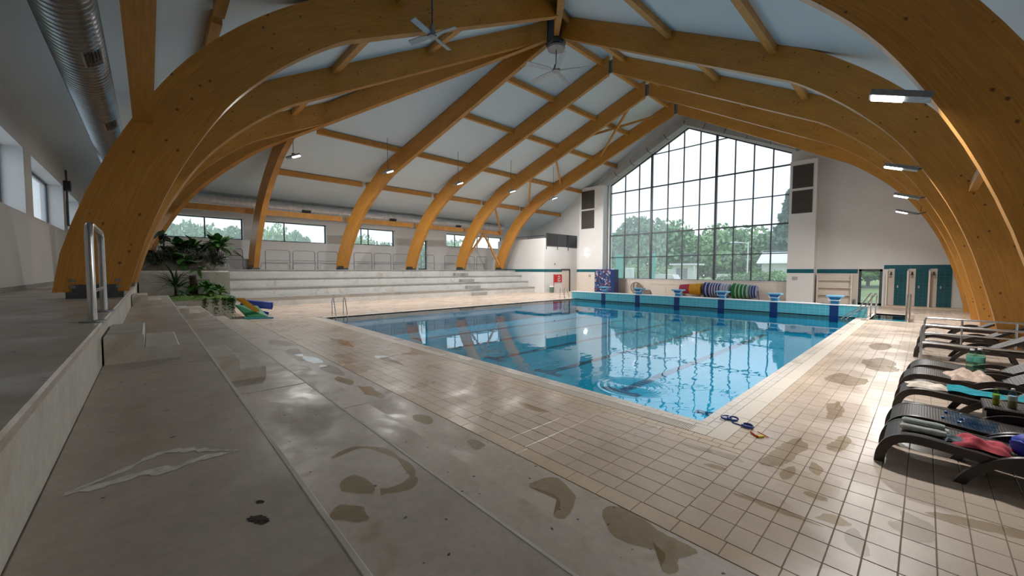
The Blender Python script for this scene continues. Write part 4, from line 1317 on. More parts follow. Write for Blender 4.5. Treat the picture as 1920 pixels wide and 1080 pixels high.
# ================================================================== GABLE WALL FURNISHINGS
for nm, x0, x1, zt_, lx0, lx1, lz in (('left', -21.75, -18.95, 10.2, -21.45, -19.95, (6.2, 9.85)), ('right', -4.35, -2.9, 9.35, -4.2, -3.1, (5.9, 9.05))):
    t = thing('air_shaft', 'tall boxed air shaft with dark louvres %s of the tall window' % nm, 'shaft', ((x0 + x1) / 2, YG, 0))
    y0 = YG - 0.75
    part('shaft_upper', MB().box(x0, x1, y0, YG - 0.015, 1.96, zt_), WALL, t)
    part('shaft_lower', MB().box(x0, x1, y0, YG - 0.015, 0, 1.96), WALLC if nm == 'left' else WALL, t)
    part('band', MB().box(x0 - 0.005, x1 + 0.005, y0 - 0.01, y0, 1.96, 2.22), TEALB, t)
    zm = (lz[0] + lz[1]) / 2
    for za, zb in ((lz[0], zm - 0.08), (zm + 0.08, lz[1])):
        lv = part('louvre', MB().box(lx0, lx1, y0 - 0.03, y0 - 0.002, za, zb), plain('louvre_dark', (0.07, 0.06, 0.05), 0.6) if 'louvre_dark' not in MATS else MATS['louvre_dark'], t)
        z = za + 0.05
        while z < zb - 0.05:
            part('slat', MB().beam((lx0 + 0.04, y0 - 0.045, z), (lx1 - 0.04, y0 - 0.045, z), 0.05, 0.02), MATS['louvre_dark'], lv); z += 0.16
wl_ = thing('wall_light', 'small bright wall light on the left air shaft', 'lamp', (-20.8, 25.7, 3.9))
part('light_body', MB().box(-21.0, -20.6, 25.66, 25.749, 3.82, 4.02), WHITE, wl_)
part('light_lens', MB().box(-20.97, -20.63, 25.645, 25.66, 3.85, 3.99), plain('wall_light_lens', (0.9, 0.9, 0.9), 0.4, emit=(1.0, 0.95, 0.88), estr=5), wl_)
pl = bpy.data.lights.new('lamp_light', 'AREA'); pl.energy = 3; pl.size = 0.3; pl.color = (1, 0.95, 0.85)
po = bpy.data.objects.new('lamp_light', pl); COL.objects.link(po); po.parent = wl_; po.location = (0, -0.08, 0); po.rotation_euler = (R(90), 0, 0)
for x, lb, y in ((-20.4, 'small grey switch panel on the left air shaft', 25.735), (-3.9, 'small grey switch panel on the right air shaft', 25.735)):
    solo('switch_panel', MB().box(x - 0.14, x + 0.14, y - 0.02, y + 0.014, 1.5, 1.72).box(x - 0.11, x - 0.02, y - 0.03, y - 0.02, 1.53, 1.69).box(x + 0.02, x + 0.11, y - 0.03, y - 0.02, 1.53, 1.69), SOCK, lb, 'switch', (x, y, 1.5))

# dark blue poster cabinet by the left of the window
PM, _n, _l, _b = nodes('crowd_print')
_tc = _n.new('ShaderNodeTexCoord'); _vo = _n.new('ShaderNodeTexVoronoi'); _vo.inputs['Scale'].default_value = 9
_nz = noise(_n, _l, _tc.outputs['Object'], 6, 3)
_ad = _n.new('ShaderNodeVectorMath'); _ad.operation = 'MULTIPLY_ADD'; _ad.inputs[1].default_value = (.25, .25, .25)
_l.new(_nz.outputs['Color'], _ad.inputs[0]); _l.new(_tc.outputs['Object'], _ad.inputs[2]); _l.new(_ad.outputs[0], _vo.inputs['Vector'])
_cr = _n.new('ShaderNodeValToRGB'); _cr.color_ramp.interpolation = 'CONSTANT'
_cr.color_ramp.elements[0].color = (0.008, 0.02, 0.09, 1)
for ps, c in ((0.45, (0.02, 0.05, 0.2)), (0.68, (0.25, 0.04, 0.06)), (0.8, (0.4, 0.42, 0.5)), (0.9, (0.02, 0.12, 0.25))):
    e = _cr.color_ramp.elements.new(ps); e.color = c + (1,)
_se = _n.new('ShaderNodeSeparateColor'); _l.new(_vo.outputs['Color'], _se.inputs[0]); _l.new(_se.outputs['Red'], _cr.inputs['Fac']); _l.new(_cr.outputs['Color'], _b.inputs['Base Color'])
pc = thing('display_cabinet', 'dark blue cabinet with a colourful printed front beside the left air shaft', 'cabinet', (-18.3, 25.3, 0))
part('cabinet_body', MB().box(-19.3, -17.2, 25.0, 25.7, 0, 2.2), plain('cabinet_navy', (0.008, 0.03, 0.14), 0.3), pc)
part('printed_front', MB().box(-19.25, -17.55, 24.985, 25.0, 0.25, 2.18), PM, pc)
part('cabinet_plinth', MB().box(-19.3, -17.2, 24.99, 25.0, 0.0, 0.14), NAVY, pc)
# folded carts / hoses leaning below the window
hs = thing('coiled_hose', 'coil of brown hose lying below the tall window', 'hose', (-15.6, 26.1, 0))
part('coil', MB().tube([(-15.7 + 0.55 * math.cos(a) * (1 - 0.02 * k), 26.2 - 0.05 * math.sin(a * 0.5), 0.56 + 0.5 * math.sin(a)) for k in range(40) for a in [k * 0.5]], 0.045, 6), plain('hose_brown', (0.28, 0.22, 0.17), 0.6), hs)
hs2 = thing('tube_rack', 'low rack of small grey pump tubes below the tall window', 'rack', (-14.6, 26.0, 0))
for k in range(6):
    part('tube', MB().tube([(-14.95 + k * 0.13, 25.85, 0.06), (-14.95 + k * 0.13, 26.05, 0.42), (-14.95 + k * 0.13, 26.3, 0.06)], 0.04, 6), plain('tube_grey', (0.25, 0.22, 0.22), 0.5) if 'tube_grey' not in MATS else MATS['tube_grey'], hs2)
solo('leaning_pole', MB().tube([(-16.6, 26.38, 1.30), (-16.2, 26.0, 0.02)], 0.018, 6), GRATE, 'thin beige pole leaning under the left of the tall window', 'pole', (-16.3, 26.1, 0))
cb = thing('wall_cabinet', 'low cream cabinet with a dark top strip below the tall window', 'cabinet', (-12.9, 26.2, 0))
part('cabinet_body', MB().box(-14.2, -11.55, 26.15, 26.48, 0.0, 0.90), WALLC, cb)
part('top_strip', MB().box(-14.25, -11.5, 26.12, 26.485, 0.90, 0.98), GRATE, cb)
part('door_panel', MB().box(-14.1, -12.9, 26.135, 26.15, 0.08, 0.85), WALLC, cb)
part('door_panel', MB().box(-12.85, -11.65, 26.135, 26.15, 0.08, 0.85), WALLC, cb)

# lane rope reels
RC = {'r': (0.42, 0.02, 0.05), 'p': (0.40, 0.05, 0.16), 'y': (0.62, 0.33, 0.02), 'b': (0.02, 0.045, 0.20), 'w': (0.55, 0.55, 0.65), 'g': (0.02, 0.22, 0.06), 'l': (0.30, 0.34, 0.52)}
RM = {k: plain('float_' + k, v, 0.45) for k, v in RC.items()}
def reel(x0, x1, z, seq, label, r0, r1):
    t = thing('lane_rope_reel', label, 'reel', ((x0 + x1) / 2, 25.6, 0), 'lane rope reels under the window')
    part('axle', MB().tube([(x0 - 0.05, 25.6, z), (x1 + 0.05, 25.6, z)], 0.05, 8), DSTEEL, t)
    for x in (x0 - 0.04, x1 + 0.04):
        part('stand', MB().beam((x, 25.3, 0.02), (x, 25.6, z), 0.05, 0.06).beam((x, 25.9, 0.02), (x, 25.6, z), 0.05, 0.06), GSTEEL, t)
    n = len(seq); w = (x1 - x0) / n
    for k, ch in enumerate(seq):
        r = r0 + (r1 - r0) * k / max(1, n - 1)
        a = x0 + k * w
        m = MB().lathe([(0.08, 0.0), (r * 0.9, 0.01), (r, w * 0.3), (r, w * 0.65), (r * 0.88, w * 0.95), (0.08, w)], (a, 25.6, z), 14, 'x')
        part('float_ring', m, RM[ch], t)


reel(-11.45, -9.75, 0.66, 'rprprprpryyyyyyyyyy', 'reel of red and yellow lane rope floats', 0.34, 0.50)
reel(-9.55, -7.75, 0.66, 'bbwbbwbwbwbwblwlwlwl', 'reel of dark blue and white lane rope floats', 0.58, 0.50)
reel(-7.55, -6.0, 0.62, 'gggwggwggwggwlglblbl', 'reel of green and white lane rope floats', 0.60, 0.44)

# wall shelf recess and shower stalls
sh = thing('wall_shelf', 'cream built-in shelf unit left of the glazed door', 'shelf', (-1.9, 26.4, 0))
part('shelf_back', MB().box(-2.75, -1.05, 26.36, 26.485, 0.03, 1.85), WALLC, sh)
for z in (0.55, 1.02, 1.5):
    part('shelf_board', MB().bbox(-2.75, -1.05, 26.1, 26.36, z, z + 0.05, 0.01), WALLC, sh)
part('shelf_post', MB().box(-2.79, -2.70, 26.08, 26.36, 0, 1.88), WALLC, sh)
part('shelf_post', MB().box(-1.10, -1.02, 26.08, 26.36, 0, 1.88), WALLC, sh)
solo('waste_pipe', MB().tube([(-0.92, 26.36, 0), (-0.92, 26.36, 0.34)], 0.06, 10), GSTEEL, 'short grey pipe stub between the shelf unit and the glazed door', 'pipe', (-0.92, 26.36, 0))
sx = [0.52, 1.38, 2.22, 3.1]
for i in range(3):
    t = thing('shower_stall', ['shower stall nearest the glazed door', 'middle shower stall with teal tiles', 'shower stall nearest the arches, with the open partition'][i], 'shower', (sx[i], 26.4, 0), 'shower stalls')
    x0, x1 = sx[i], sx[i + 1]
    part('tile_panel', MB().box(x0 + 0.30, x1 - 0.04, 26.40, 26.485, 0.02, 2.24), TEAL, t)
    part('cream_panel', MB().box(x0 + 0.04, x0 + 0.30, 26.40, 26.485, 0.02, 2.24), WALLC, t)
    part('partition', MB().box(x0 - 0.035, x0 + 0.035, 25.75, 26.485, 0.02, 2.12), WALLC, t)
    part('shower_head', MB().tube([(x0 + 0.16, 26.40, 2.02), (x0 + 0.16, 26.22, 2.04), (x0 + 0.16, 26.12, 1.94)], 0.035, 8).lathe([(0.03, 1.95), (0.075, 1.90), (0.07, 1.88)], (x0 + 0.16, 26.1, 0), 12), DSTEEL, t)
    part('mixer', MB().box(x0 + 0.42, x0 + 0.47, 26.36, 26.40, 1.12, 1.28), STEEL, t)
solo('stall_kerb', MB().bbox(0.45, 4.2, 25.5, 26.48, 0.002, 0.10, 0.01), TILE_B, 'low tiled kerb in front of the shower stalls', 'kerb', (0.45, 25.5, 0))

# starting blocks
proto = None
for i, x in enumerate(LX):
    lb = ['starting block nearest the glazed door', 'second starting block from the glazed door', 'starting block in front of the green lane rope', 'starting block left of the lane rope reels', 'starting block beside the hose coil', 'starting block in front of the dark blue cabinet'][i]
    y = PY1 + 0.2
    if proto is None:
        proto = thing('starting_block', lb, 'starting block', (x, y, 0.545), 'starting blocks')
        part('pedestal', MB().box(-0.15, 0.15, -0.12, 0.14, 0, 0.26), BLUE, proto, True)
        part('neck', MB().prism([(-0.15, 0.20), (0.15, 0.20), (0.25, 0.34), (-0.25, 0.34)], 'y', -0.14, 0.16), BLUE, proto, True)
        part('platform_top', MB().bbox(-0.31, 0.31, -0.30, 0.30, 0.34, 0.41, 0.015), BLUEL, proto, True)
        part('grip_bar', MB().tube([(-0.24, -0.12, 0.34), (-0.20, -0.26, 0.18), (0.20, -0.26, 0.18), (0.24, -0.12, 0.34)], 0.018, 6), WHITE, proto, True)
    else:
        o = copy_tree(proto, (x, y, 0.545)); o['label'] = lb

# ladders
def ladder(loc, rz, label):
    t = thing('pool_ladder', label, 'ladder', loc, None, rz)
    for x in (-0.25, 0.25):
        part('handrail', MB().tube([(x, -0.42, 0), (x, -0.42, 0.68), (x, -0.37, 0.80), (x, -0.27, 0.83), (x, -0.18, 0.76), (x, 0.05, 0.1), (x, 0.09, -0.1), (x, 0.09, -0.8)], 0.021, 10), STEEL, t, True)
    for z in (-0.2, -0.45, -0.7):
        part('rung', MB().beam((-0.25, 0.09, z), (0.25, 0.09, z), 0.07, 0.03), STEEL, t, True)


ladder((PX0, 0.55, 0), R(-90), 'steel pool ladder at the near left pool corner')
ladder((PX0, 16.6, 0), R(-90), 'steel pool ladder at the far left pool corner')
hr = thing('entry_handrail', 'curved steel handrail going down into the pool at its far right corner', 'railing', (0.2, 17.0, 0))
for dx in (0.0, 0.16):
    part('rail', MB().tube([(-0.45 + dx, 16.75, -0.05), (-0.2 + dx, 16.9, 0.22), (0.1 + dx, 17.2, 0.45), (0.36 + dx, 17.6, 0.98), (0.42 + dx, 17.85, 1.10), (0.46 + dx, 18.0, 1.0), (0.42 + dx, 18.05, 0.0)], 0.025, 8), STEEL, hr)
hr2 = thing('entry_handrail', 'upright steel handrail beside the small stair basin', 'railing', (1.62, 17.3, 0))
for dx in (0.0, 0.09):
    part('rail', MB().tube([(1.58 + dx, 17.1, 0.0), (1.58 + dx, 17.3, 0.6), (1.58 + dx, 17.9, 1.1), (1.58 + dx, 18.1, 1.05), (1.58 + dx, 18.15, 0.0)], 0.025, 8), STEEL, hr2)

# ================================================================== PLANTER AND PLANTS
rnd = random.Random(3)
pt = thing('planter', 'raised pale concrete planter with mossy edge at the left end of the benches', 'planter', (-21, -4.3, 0))
part('planter_wall', MB().bbox(-24.0, -18.05, -5.4, -3.2, 0, 0.90, 0.03), CONC_W, pt)
part('upper_wall', MB().bbox(-24.4, -20.0, -6.05, -3.0, 0.0, 2.05, 0.06), CONC_W, pt)


def hill(x0, x1, y0, y1, zb, h, n, mat, name, parent, seed=1, rough=0.15):
    r = random.Random(seed); ph = [r.uniform(0, 6) for _ in range(6)]
    m = MB()
    def fn(u, v):
        e = min(1, 4 * u, 4 * (1 - u)) * min(1, 4 * v, 4 * (1 - v))
        q = math.sin(9 * u + ph[0]) * math.sin(7 * v + ph[1]) + 0.6 * math.sin(21 * u + ph[2]) * math.sin(19 * v + ph[3])
        return (x0 + (x1 - x0) * u, y0 + (y1 - y0) * v, zb + max(0, e ** 0.6 * h + q * rough * e + r.uniform(-.03, .03) * e))
    m.grid(fn, n, n)
    return part(name, m, mat, parent)


o = hill(-20.1, -17.95, -5.45, -3.1, 0.88, 0.14, 18, MOSS, 'moss_bed', pt, 2, 0.05); o['kind'] = 'stuff'
rk = thing('rock_pile', 'grey rock mound behind the planter overgrown with brush', 'rock', (-22.3, -4.4, 2.0))
hill(-24.3, -20.05, -6.0, -2.95, 2.02, 0.75, 16, ROCK, 'rock_mound', rk, 5, 0.3)


def leaf_mesh(name, L, W, mat, fold=0.25, droop=0.5, lobes=0):
    """one leaf along +x, arching down, with two halves"""
    m = MB(); n = 7
    for i in range(n + 1):
        t = i / n
        w = W * math.sin(math.pi * min(1, t * 0.9 + 0.08)) ** 0.8
        if lobes: w *= 0.62 + 0.38 * abs(math.cos(lobes * math.pi * t))
        x = L * t; z = L * (0.35 * t - droop * t * t)
        m.v += [(x, -w, z - fold * w), (x, 0, z), (x, w, z - fold * w)]
    for i in range(n):
        b = i * 3
        m.f += [(b, b + 3, b + 4, b + 1), (b + 1, b + 4, b + 5, b + 2)]
    m.smooth = True
    return m.mesh(name, mat)


def rosette(name, label, cat, loc, leafmesh, n, lo, hi, stem=None, s=1.0, seed=0, spread=6.28, yaw0=0, stemh=0.0):
    r = random.Random(seed)
    t = thing(name, label, cat, loc)
    if stem: part('stem', MB().tube([(0, 0, 0), (0.02, 0.01, stemh * 0.5), (0, 0, stemh)], [0.05 * s, 0.04 * s, 0.03 * s], 7), stem, t, True)
    for k in range(n):
        o = link('leaf', leafmesh, t)
        o.location = (0, 0, stemh * (0.6 + 0.4 * k / n))
        o.rotation_euler = (r.uniform(-0.2, 0.2), -r.uniform(lo, hi), yaw0 + spread * (k / n) + r.uniform(-0.3, 0.3))
        q = s * r.uniform(0.7, 1.1); o.scale = (q, q, q)
    return t


BL = leaf_mesh('blade', 1.0, 0.035, LEAFD, 0.3, 0.55)
BLM = leaf_mesh('broad_leaf', 0.62, 0.17, LEAF, 0.2, 0.6, 5)
BLB = leaf_mesh('bright_leaf', 0.5, 0.13, LEAFB, 0.2, 0.6)
BLD = leaf_mesh('dark_leaf', 0.5, 0.14, LEAFD, 0.2, 0.7)
FRN = leaf_mesh('frond', 0.8, 0.09, LEAF, 0.15, 0.75, 8)
rosette('yucca', 'spiky dark green yucca beside the far concrete step', 'plant', (-19.2, -4.95, 0.9), BL, 46, -0.25, 1.35, BARK, 1.1, 1, stemh=0.55)
rosette('philodendron', 'large bright philodendron with lobed leaves on the rock mound', 'plant', (-22.0, -3.2, 2.7), BLM, 34, -0.5, 1.2, BARK, 1.35, 2, stemh=0.75)
rosette('shrub', 'light green leafy shrub in the middle of the rock mound', 'plant', (-22.4, -4.1, 2.7), BLB, 26, -0.2, 1.2, BARK, 1.0, 3, stemh=0.7)
rosette('shrub', 'dark low shrub in front of the rock mound', 'plant', (-21.3, -3.9, 2.5), BLD, 30, -0.4, 0.9, BARK, 1.1, 4, stemh=0.3)
rosette('shrub', 'dark shrub at the left end of the rock mound', 'plant', (-21.4, -5.0, 2.5), BLD, 30, -0.4, 1.0, BARK, 1.2, 5, stemh=0.4)
rosette('fern', 'green fern hanging over the upper planter wall', 'plant', (-20.4, -4.1, 2.05), FRN, 20, -0.3, 0.8, None, 1.0, 6)
rosette('shrub', 'bushy green plant at the right corner of the planter bed', 'plant', (-18.9, -3.5, 0.95), BLB, 26, -0.2, 1.2, BARK, 0.8, 7, stemh=0.3)
rosette('shrub', 'green plant leaning on the upper planter wall', 'plant', (-19.3, -3.9, 0.95), BLM, 22, 0.0, 1.3, BARK, 0.8, 8, stemh=0.4)
rosette('climber', 'tall dark climber standing against the first side window', 'plant', (-22.3, -5.2, 2.7), BLD, 16, -0.5, 0.6, BARK, 0.85, 9, stemh=1.25)
for k, (x, y, z, q, ms) in enumerate(((-20.7, -5.5, 2.3, 1.1, BLD), (-20.6, -4.6, 2.2, 1.0, BLM), (-20.8, -3.4, 2.3, 1.0, BLD), (-23.0, -4.6, 2.9, 1.2, BLM), (-22.9, -3.6, 2.8, 1.2, BLD), (-21.9, -4.5, 2.8, 1.3, BLD), (-19.0, -4.4, 0.98, 0.7, BLB), (-18.6, -3.9, 0.98, 0.6, BLM))):
    rosette('shrub', ['dark shrub at the far left edge of the upper planter', 'lobed green shrub on the upper planter wall', 'dark shrub at the right edge of the upper planter', 'tall lobed shrub at the back left of the mound', 'dark shrub at the back right of the mound', 'dense dark shrub on top of the mound', 'small bright plant beside the stump', 'small lobed plant on the moss bed'][k], 'plant', (x, y, z), ms, 26, -0.45, 1.1, BARK, q, 30 + k, stemh=0.35)
tk = thing('tree_stump', 'short dark brown tree stump in the planter bed', 'stump', (-19.5, -4.35, 0.9))
part('trunk', MB().tube([(-19.5, -4.35, 0.9), (-19.52, -4.33, 1.4), (-19.5, -4.36, 1.85)], [0.17, 0.14, 0.12], 10), BARK, tk)
for k in range(5):
    a = rnd.uniform(0, 6.28)
    part('twig', MB().tube([(-19.5, -4.35, 1.3 + 0.1 * k), (-19.35 + 0.2 * math.cos(a), -4.35 + 0.3 * math.sin(a), 1.45 + 0.1 * k), (-19.3 + 0.3 * math.cos(a), -4.35 + 0.6 * math.sin(a), 1.4 + 0.12 * k)], 0.015, 5), BARK, tk)
# dry brush on the mound
db = MB()
for k in range(3200):
    x, y = rnd.uniform(-24.0, -20.2), rnd.uniform(-5.9, -3.0); z = 2.3 + rnd.uniform(0, 0.6)
    d = Vector((rnd.uniform(-1, 1), rnd.uniform(-1, 1), rnd.uniform(-0.5, 0.7))).normalized() * rnd.uniform(0.25, 0.6); w = Vector((-d.y, d.x, 0.1)).normalized() * 0.008
    p = Vector((x, y, z)); db.quad(p - w, p + w, p + d + w, p + d - w)
o = solo('dry_brush', db, DRY, 'tangled grey dry brush covering the rock mound', 'brush', (-22, -4.4, 2.1)); o['kind'] = 'stuff'
# hanging ivy on the planter corner
iv = MB()
for k in range(1500):
    side = rnd.random()
    if side < 0.55: x, y, z = rnd.uniform(-19.5, -18.0), -3.16 + rnd.uniform(0, 0.1), 0.95 - abs(rnd.gauss(0, 0.42))
    else: x, y, z = -18.03 + rnd.uniform(0, 0.06), rnd.choice([-3.2, -3.3, -3.45, -3.75, -4.1]) + rnd.gauss(0, 0.05), 0.95 - abs(rnd.gauss(0, 0.28))
    z = max(0.04, z)
    a = rnd.uniform(0, 6.28); d = Vector((math.cos(a), math.sin(a), rnd.uniform(-1, 0.2))).normalized() * 0.05; w = d.cross(Vector((rnd.uniform(-1, 1), rnd.uniform(-1, 1), 1))).normalized() * 0.025
    p = Vector((x, y, z)); iv.quad(p - w, p + d * 0.5 - w * 1.2, p + d, p + d * 0.5 + w * 1.2)
o = solo('trailing_ivy', iv, LEAF, 'green ivy trailing over the planter edge and corner', 'plant', (-18.4, -3.3, 0)); o['kind'] = 'stuff'
pv = thing('branch_vase', 'pale tall vase with dark twigs beside the first standing arch', 'vase', (-27.6, -1.2, ZT))
part('vase', MB().lathe([(0.12, 0), (0.2, 0.2), (0.2, 0.5), (0.15, 0.62), (0.17, 0.68)], (0, 0, 0), 14), SOCK, pv, True)
for k in range(7):
    a = -1.57 + rnd.uniform(-0.6, 0.6)
    part('twig', MB().tube([(0, 0, 0.5), (0.1 * math.cos(a), 0.25 * math.sin(a), 0.85), (0.1 * math.cos(a), 0.8 * math.sin(a) + rnd.uniform(-.3, .3), 1.05 + rnd.uniform(-.2, .25))], 0.014, 5), BARK, pv, True)

# float toys beside the planter
yl = plain('toy_yellow', (0.70, 0.34, 0.02), 0.4); bl_ = plain('toy_blue', (0.015, 0.06, 0.42), 0.35); gn = plain('toy_green', (0.01, 0.20, 0.08), 0.4); tq = plain('toy_turquoise', (0.02, 0.28, 0.36), 0.4)
def slab(pts, th):
    m = MB(); n = len(pts)
    for dz in (0, th):
        m.v += [(p[0], p[1], p[2] + dz) for p in pts]
    m.f += [tuple(range(n))[::-1], tuple(range(n, 2 * n))]
    m.f += [(i, (i + 1) % n, n + (i + 1) % n, n + i) for i in range(n)]
    return m
solo('swim_mat', slab([(-18.6, -3.0, 0.5), (-17.7, -2.7, 0.01), (-17.4, -2.0, 0.01), (-18.5, -2.2, 0.42)], 0.06), gn, 'green swim mat leaning against the planter', 'float', (-18, -2.5, 0))
solo('swim_mat', slab([(-17.75, -2.85, 0.005), (-17.45, -2.75, 0.005), (-17.15, -1.85, 0.005), (-17.45, -1.95, 0.005)], 0.05), tq, 'turquoise mat lying on the deck under the green one', 'float', (-17.5, -2.3, 0))
tr = thing('swim_boat', 'blue shell-shaped pool float leaning by the planter', 'float', (-18.6, -2.2, 0))
def shell(u, v):
    a = (u - 0.5) * 2; b = (v - 0.5) * 2
    w = 0.42 * (1 - abs(a) ** 3)
    return (-18.9 - 0.05 * a + w * b * 0.4, -2.15 + 0.62 * a, 0.34 - 0.10 * a + 0.2 * b * b + 0.10 * b)
part('hull', MB().grid(shell, 14, 8), bl_, tr)
part('rim', MB().tube([shell(i / 14, 0) for i in range(15)] + [shell(1 - i / 14, 1) for i in range(15)], 0.045, 8), bl_, tr)
part('keel', MB().tube([(-18.9, -2.6, 0.05), (-18.9, -2.15, 0.2), (-18.9, -1.7, 0.06)], 0.06, 8), bl_, tr)
solo('kick_board', slab([(-18.35, -3.0, 0.80), (-18.2, -2.75, 0.80), (-17.8, -2.25, 0.28), (-17.9, -2.42, 0.25)], 0.07), yl, 'yellow board leaning across the blue float', 'float', (-18.1, -2.5, 0.3))

# ================================================================== LOUNGERS
def band(path, th, y0, y1, m=None):
    """strip of thickness th along a side profile path (x,z), between y0 and y1"""
    m = m or MB(); n = len(path); b = len(m.v)
    for i, (x, z) in enumerate(path):
        p = path[max(i - 1, 0)]; q = path[min(i + 1, n - 1)]
        d = Vector((q[0] - p[0], q[1] - p[1])).normalized(); nx, nz = -d.y, d.x
        t = th[i] if isinstance(th, list) else th
        for y in (y0, y1):
            m.v.append((x, y, z)); m.v.append((x - nx * t, y, z - nz * t))
    for i in range(n - 1):
        a, c = b + i * 4, b + i * 4 + 4
        m.f += [(a, c, c + 1, a + 1), (a + 2, a + 3, c + 3, c + 2), (a, a + 2, c + 2, c), (a + 1, c + 1, c + 3, a + 3)]
    m.f += [(b, b + 1, b + 3, b + 2), (b + 4 * n - 4, b + 4 * n - 2, b + 4 * n - 1, b + 4 * n - 3)]
    m.smooth = True
    return m


def smooth_path(pts, n=5):
    out = []
    for i in range(len(pts) - 1):
        p0 = pts[max(i - 1, 0)]; p1 = pts[i]; p2 = pts[i + 1]; p3 = pts[min(i + 2, len(pts) - 1)]
        for k in range(n):
            t = k / n
            out.append(tuple(0.5 * ((2 * p1[j]) + (-p0[j] + p2[j]) * t + (2 * p0[j] - 5 * p1[j] + 4 * p2[j] - p3[j]) * t * t + (-p0[j] + 3 * p1[j] - 3 * p2[j] + p3[j]) * t ** 3) for j in range(2)))
    out.append(pts[-1])
    return out


FRONT = smooth_path([(0.0, 0.0), (0.015, 0.12), (0.07, 0.25), (0.17, 0.335), (0.32, 0.365), (0.55, 0.35), (0.85, 0.32), (1.2, 0.305), (1.95, 0.305)])
REAR = smooth_path([(0.58, 0.0), (0.66, 0.14), (0.80, 0.28), (0.97, 0.375), (1.15, 0.40), (1.35, 0.36), (1.52, 0.24), (1.62, 0.0)])
LWD = 0.68


def make_lounger(loc, label):
    t = thing('sun_lounger', label, 'sun lounger', loc, 'dark brown sun loungers along the right side')
    for y0 in (0.0, LWD - 0.045):
        part('side_frame', band(FRONT, 0.085, y0, y0 + 0.045), RESIN, t, True)
        part('rear_leg', band(REAR, 0.075, y0 - 0.03 if y0 == 0 else y0 + 0.04, y0 + 0.02 if y0 == 0 else y0 + 0.09), RESIN, t, True)
    sp = [p for p in FRONT if 0.06 < p[0] < 1.22]
    part('seat_panel', band([(x, z - 0.004) for x, z in sp], 0.03, 0.045, LWD - 0.045), RATTAN, t, True)
    part('cross_bar', MB().box(0.75, 0.85, 0.02, LWD - 0.02, 0.20, 0.25), RESIN, t, True)
    bk = [(1.18, 0.325), (1.35, 0.43), (1.6, 0.58), (1.84, 0.73)]
    b = part('backrest', band(bk, 0.028, 0.05, LWD - 0.05), RATTAN, t, True)
    part('backrest_frame', band(bk, 0.06, 0.02, 0.055), RESIN, t, True)
    part('backrest_frame', band(bk, 0.06, LWD - 0.055, LWD - 0.02), RESIN, t, True)
    part('prop', MB().beam((1.55, 0.1, 0.52), (1.8, 0.1, 0.27), 0.03, 0.03).beam((1.55, LWD - 0.1, 0.52), (1.8, LWD - 0.1, 0.27), 0.03, 0.03), DSTEEL, t, True)
    return t


LY = [(1.75, 0.10), (1.76, 0.92), (1.79, 2.50), (1.80, 3.75), (1.86, 4.75), (1.93, 7.9), (1.96, 9.9), (2.0, 12.6)]
LN = ['nearest dark lounger with the grey clothes and pink towel', 'second dark lounger carrying the clear bottles', 'dark lounger with the teal towel', 'dark lounger with the beige crumpled towel', 'dark lounger behind the beige towel with raised back', 'dark lounger just behind the steel railing', 'second lounger behind the steel railing', 'farthest dark lounger by the arches']
lp = None
for (x, y), lb in zip(LY, LN):
    if lp is None: lp = make_lounger((x, y, 0), lb)
    else:
        o = copy_tree(lp, (x, y, 0)); o['label'] = lb

# steel railings among the loungers
def railing(y, x0, x1, label, h, posts):
    t = thing('steel_railing', label, 'railing', (x0, y, 0))
    part('top_rail', MB().tube([(x0, y, 0), (x0, y, h - 0.06), (x0 + 0.02, y, h - 0.02), (x0 + 0.06, y, h), (x1, y, h)], 0.024, 10), STEEL, t)
    part('mid_rail', MB().tube([(x0, y, h * 0.55), (x1, y, h * 0.55)], 0.02, 8), STEEL, t)
    for x in posts: part('post', MB().tube([(x, y, 0), (x, y, h)], 0.02, 8), STEEL, t)


railing(7.05, 2.06, 4.6, 'front steel railing crossing the loungers', 0.88, [3.6])
railing(9.3, 2.1, 4.6, 'rear steel railing crossing the loungers', 0.86, [2.75, 3.6])

# side table with bottles
sd = thing('side_table', 'dark brown cube side table between the loungers', 'table', (2.68, 1.85, 0))
part('table_top', MB().bbox(2.62, 3.12, 1.66, 2.16, 0.40, 0.45, 0.012), RATTAN, sd)
part('table_body', MB().box(2.64, 3.10, 1.68, 2.14, 0.0, 0.40), RESIN, sd)


def bottle(loc, label, h, r, liquid, cap, glass, fill=0.35, label_col=None, rot=None):
    t = thing('bottle', label, 'bottle', loc)
    pr_ = [(r * 0.85, 0.0), (r, 0.012), (r, h * 0.30), (r * 0.93, h * 0.34), (r, h * 0.38), (r, h * 0.66), (r * 0.72, h * 0.80), (r * 0.36, h * 0.88), (r * 0.36, h * 0.94)]
    part('bottle_body', MB().lathe(pr_, (0, 0, 0), 16), glass, t, True)
    part('cap', MB().lathe([(r * 0.42, h * 0.93), (r * 0.42, h), (r * 0.3, h * 1.005)], (0, 0, 0), 12), cap, t, True)
    if liquid: part('liquid', MB().lathe([(r * 0.8, 0.006), (r * 0.93, 0.02), (r * 0.90, h * fill)], (0, 0, 0), 14), liquid, t, True)
    if label_col: part('paper_label', MB().lathe([(r * 1.01, h * 0.40), (r * 1.015, h * 0.41), (r * 1.015, h * 0.62), (r * 1.01, h * 0.63)], (0, 0, 0), 16), label_col, t, True)
    if rot: t.rotation_euler = rot
    return t


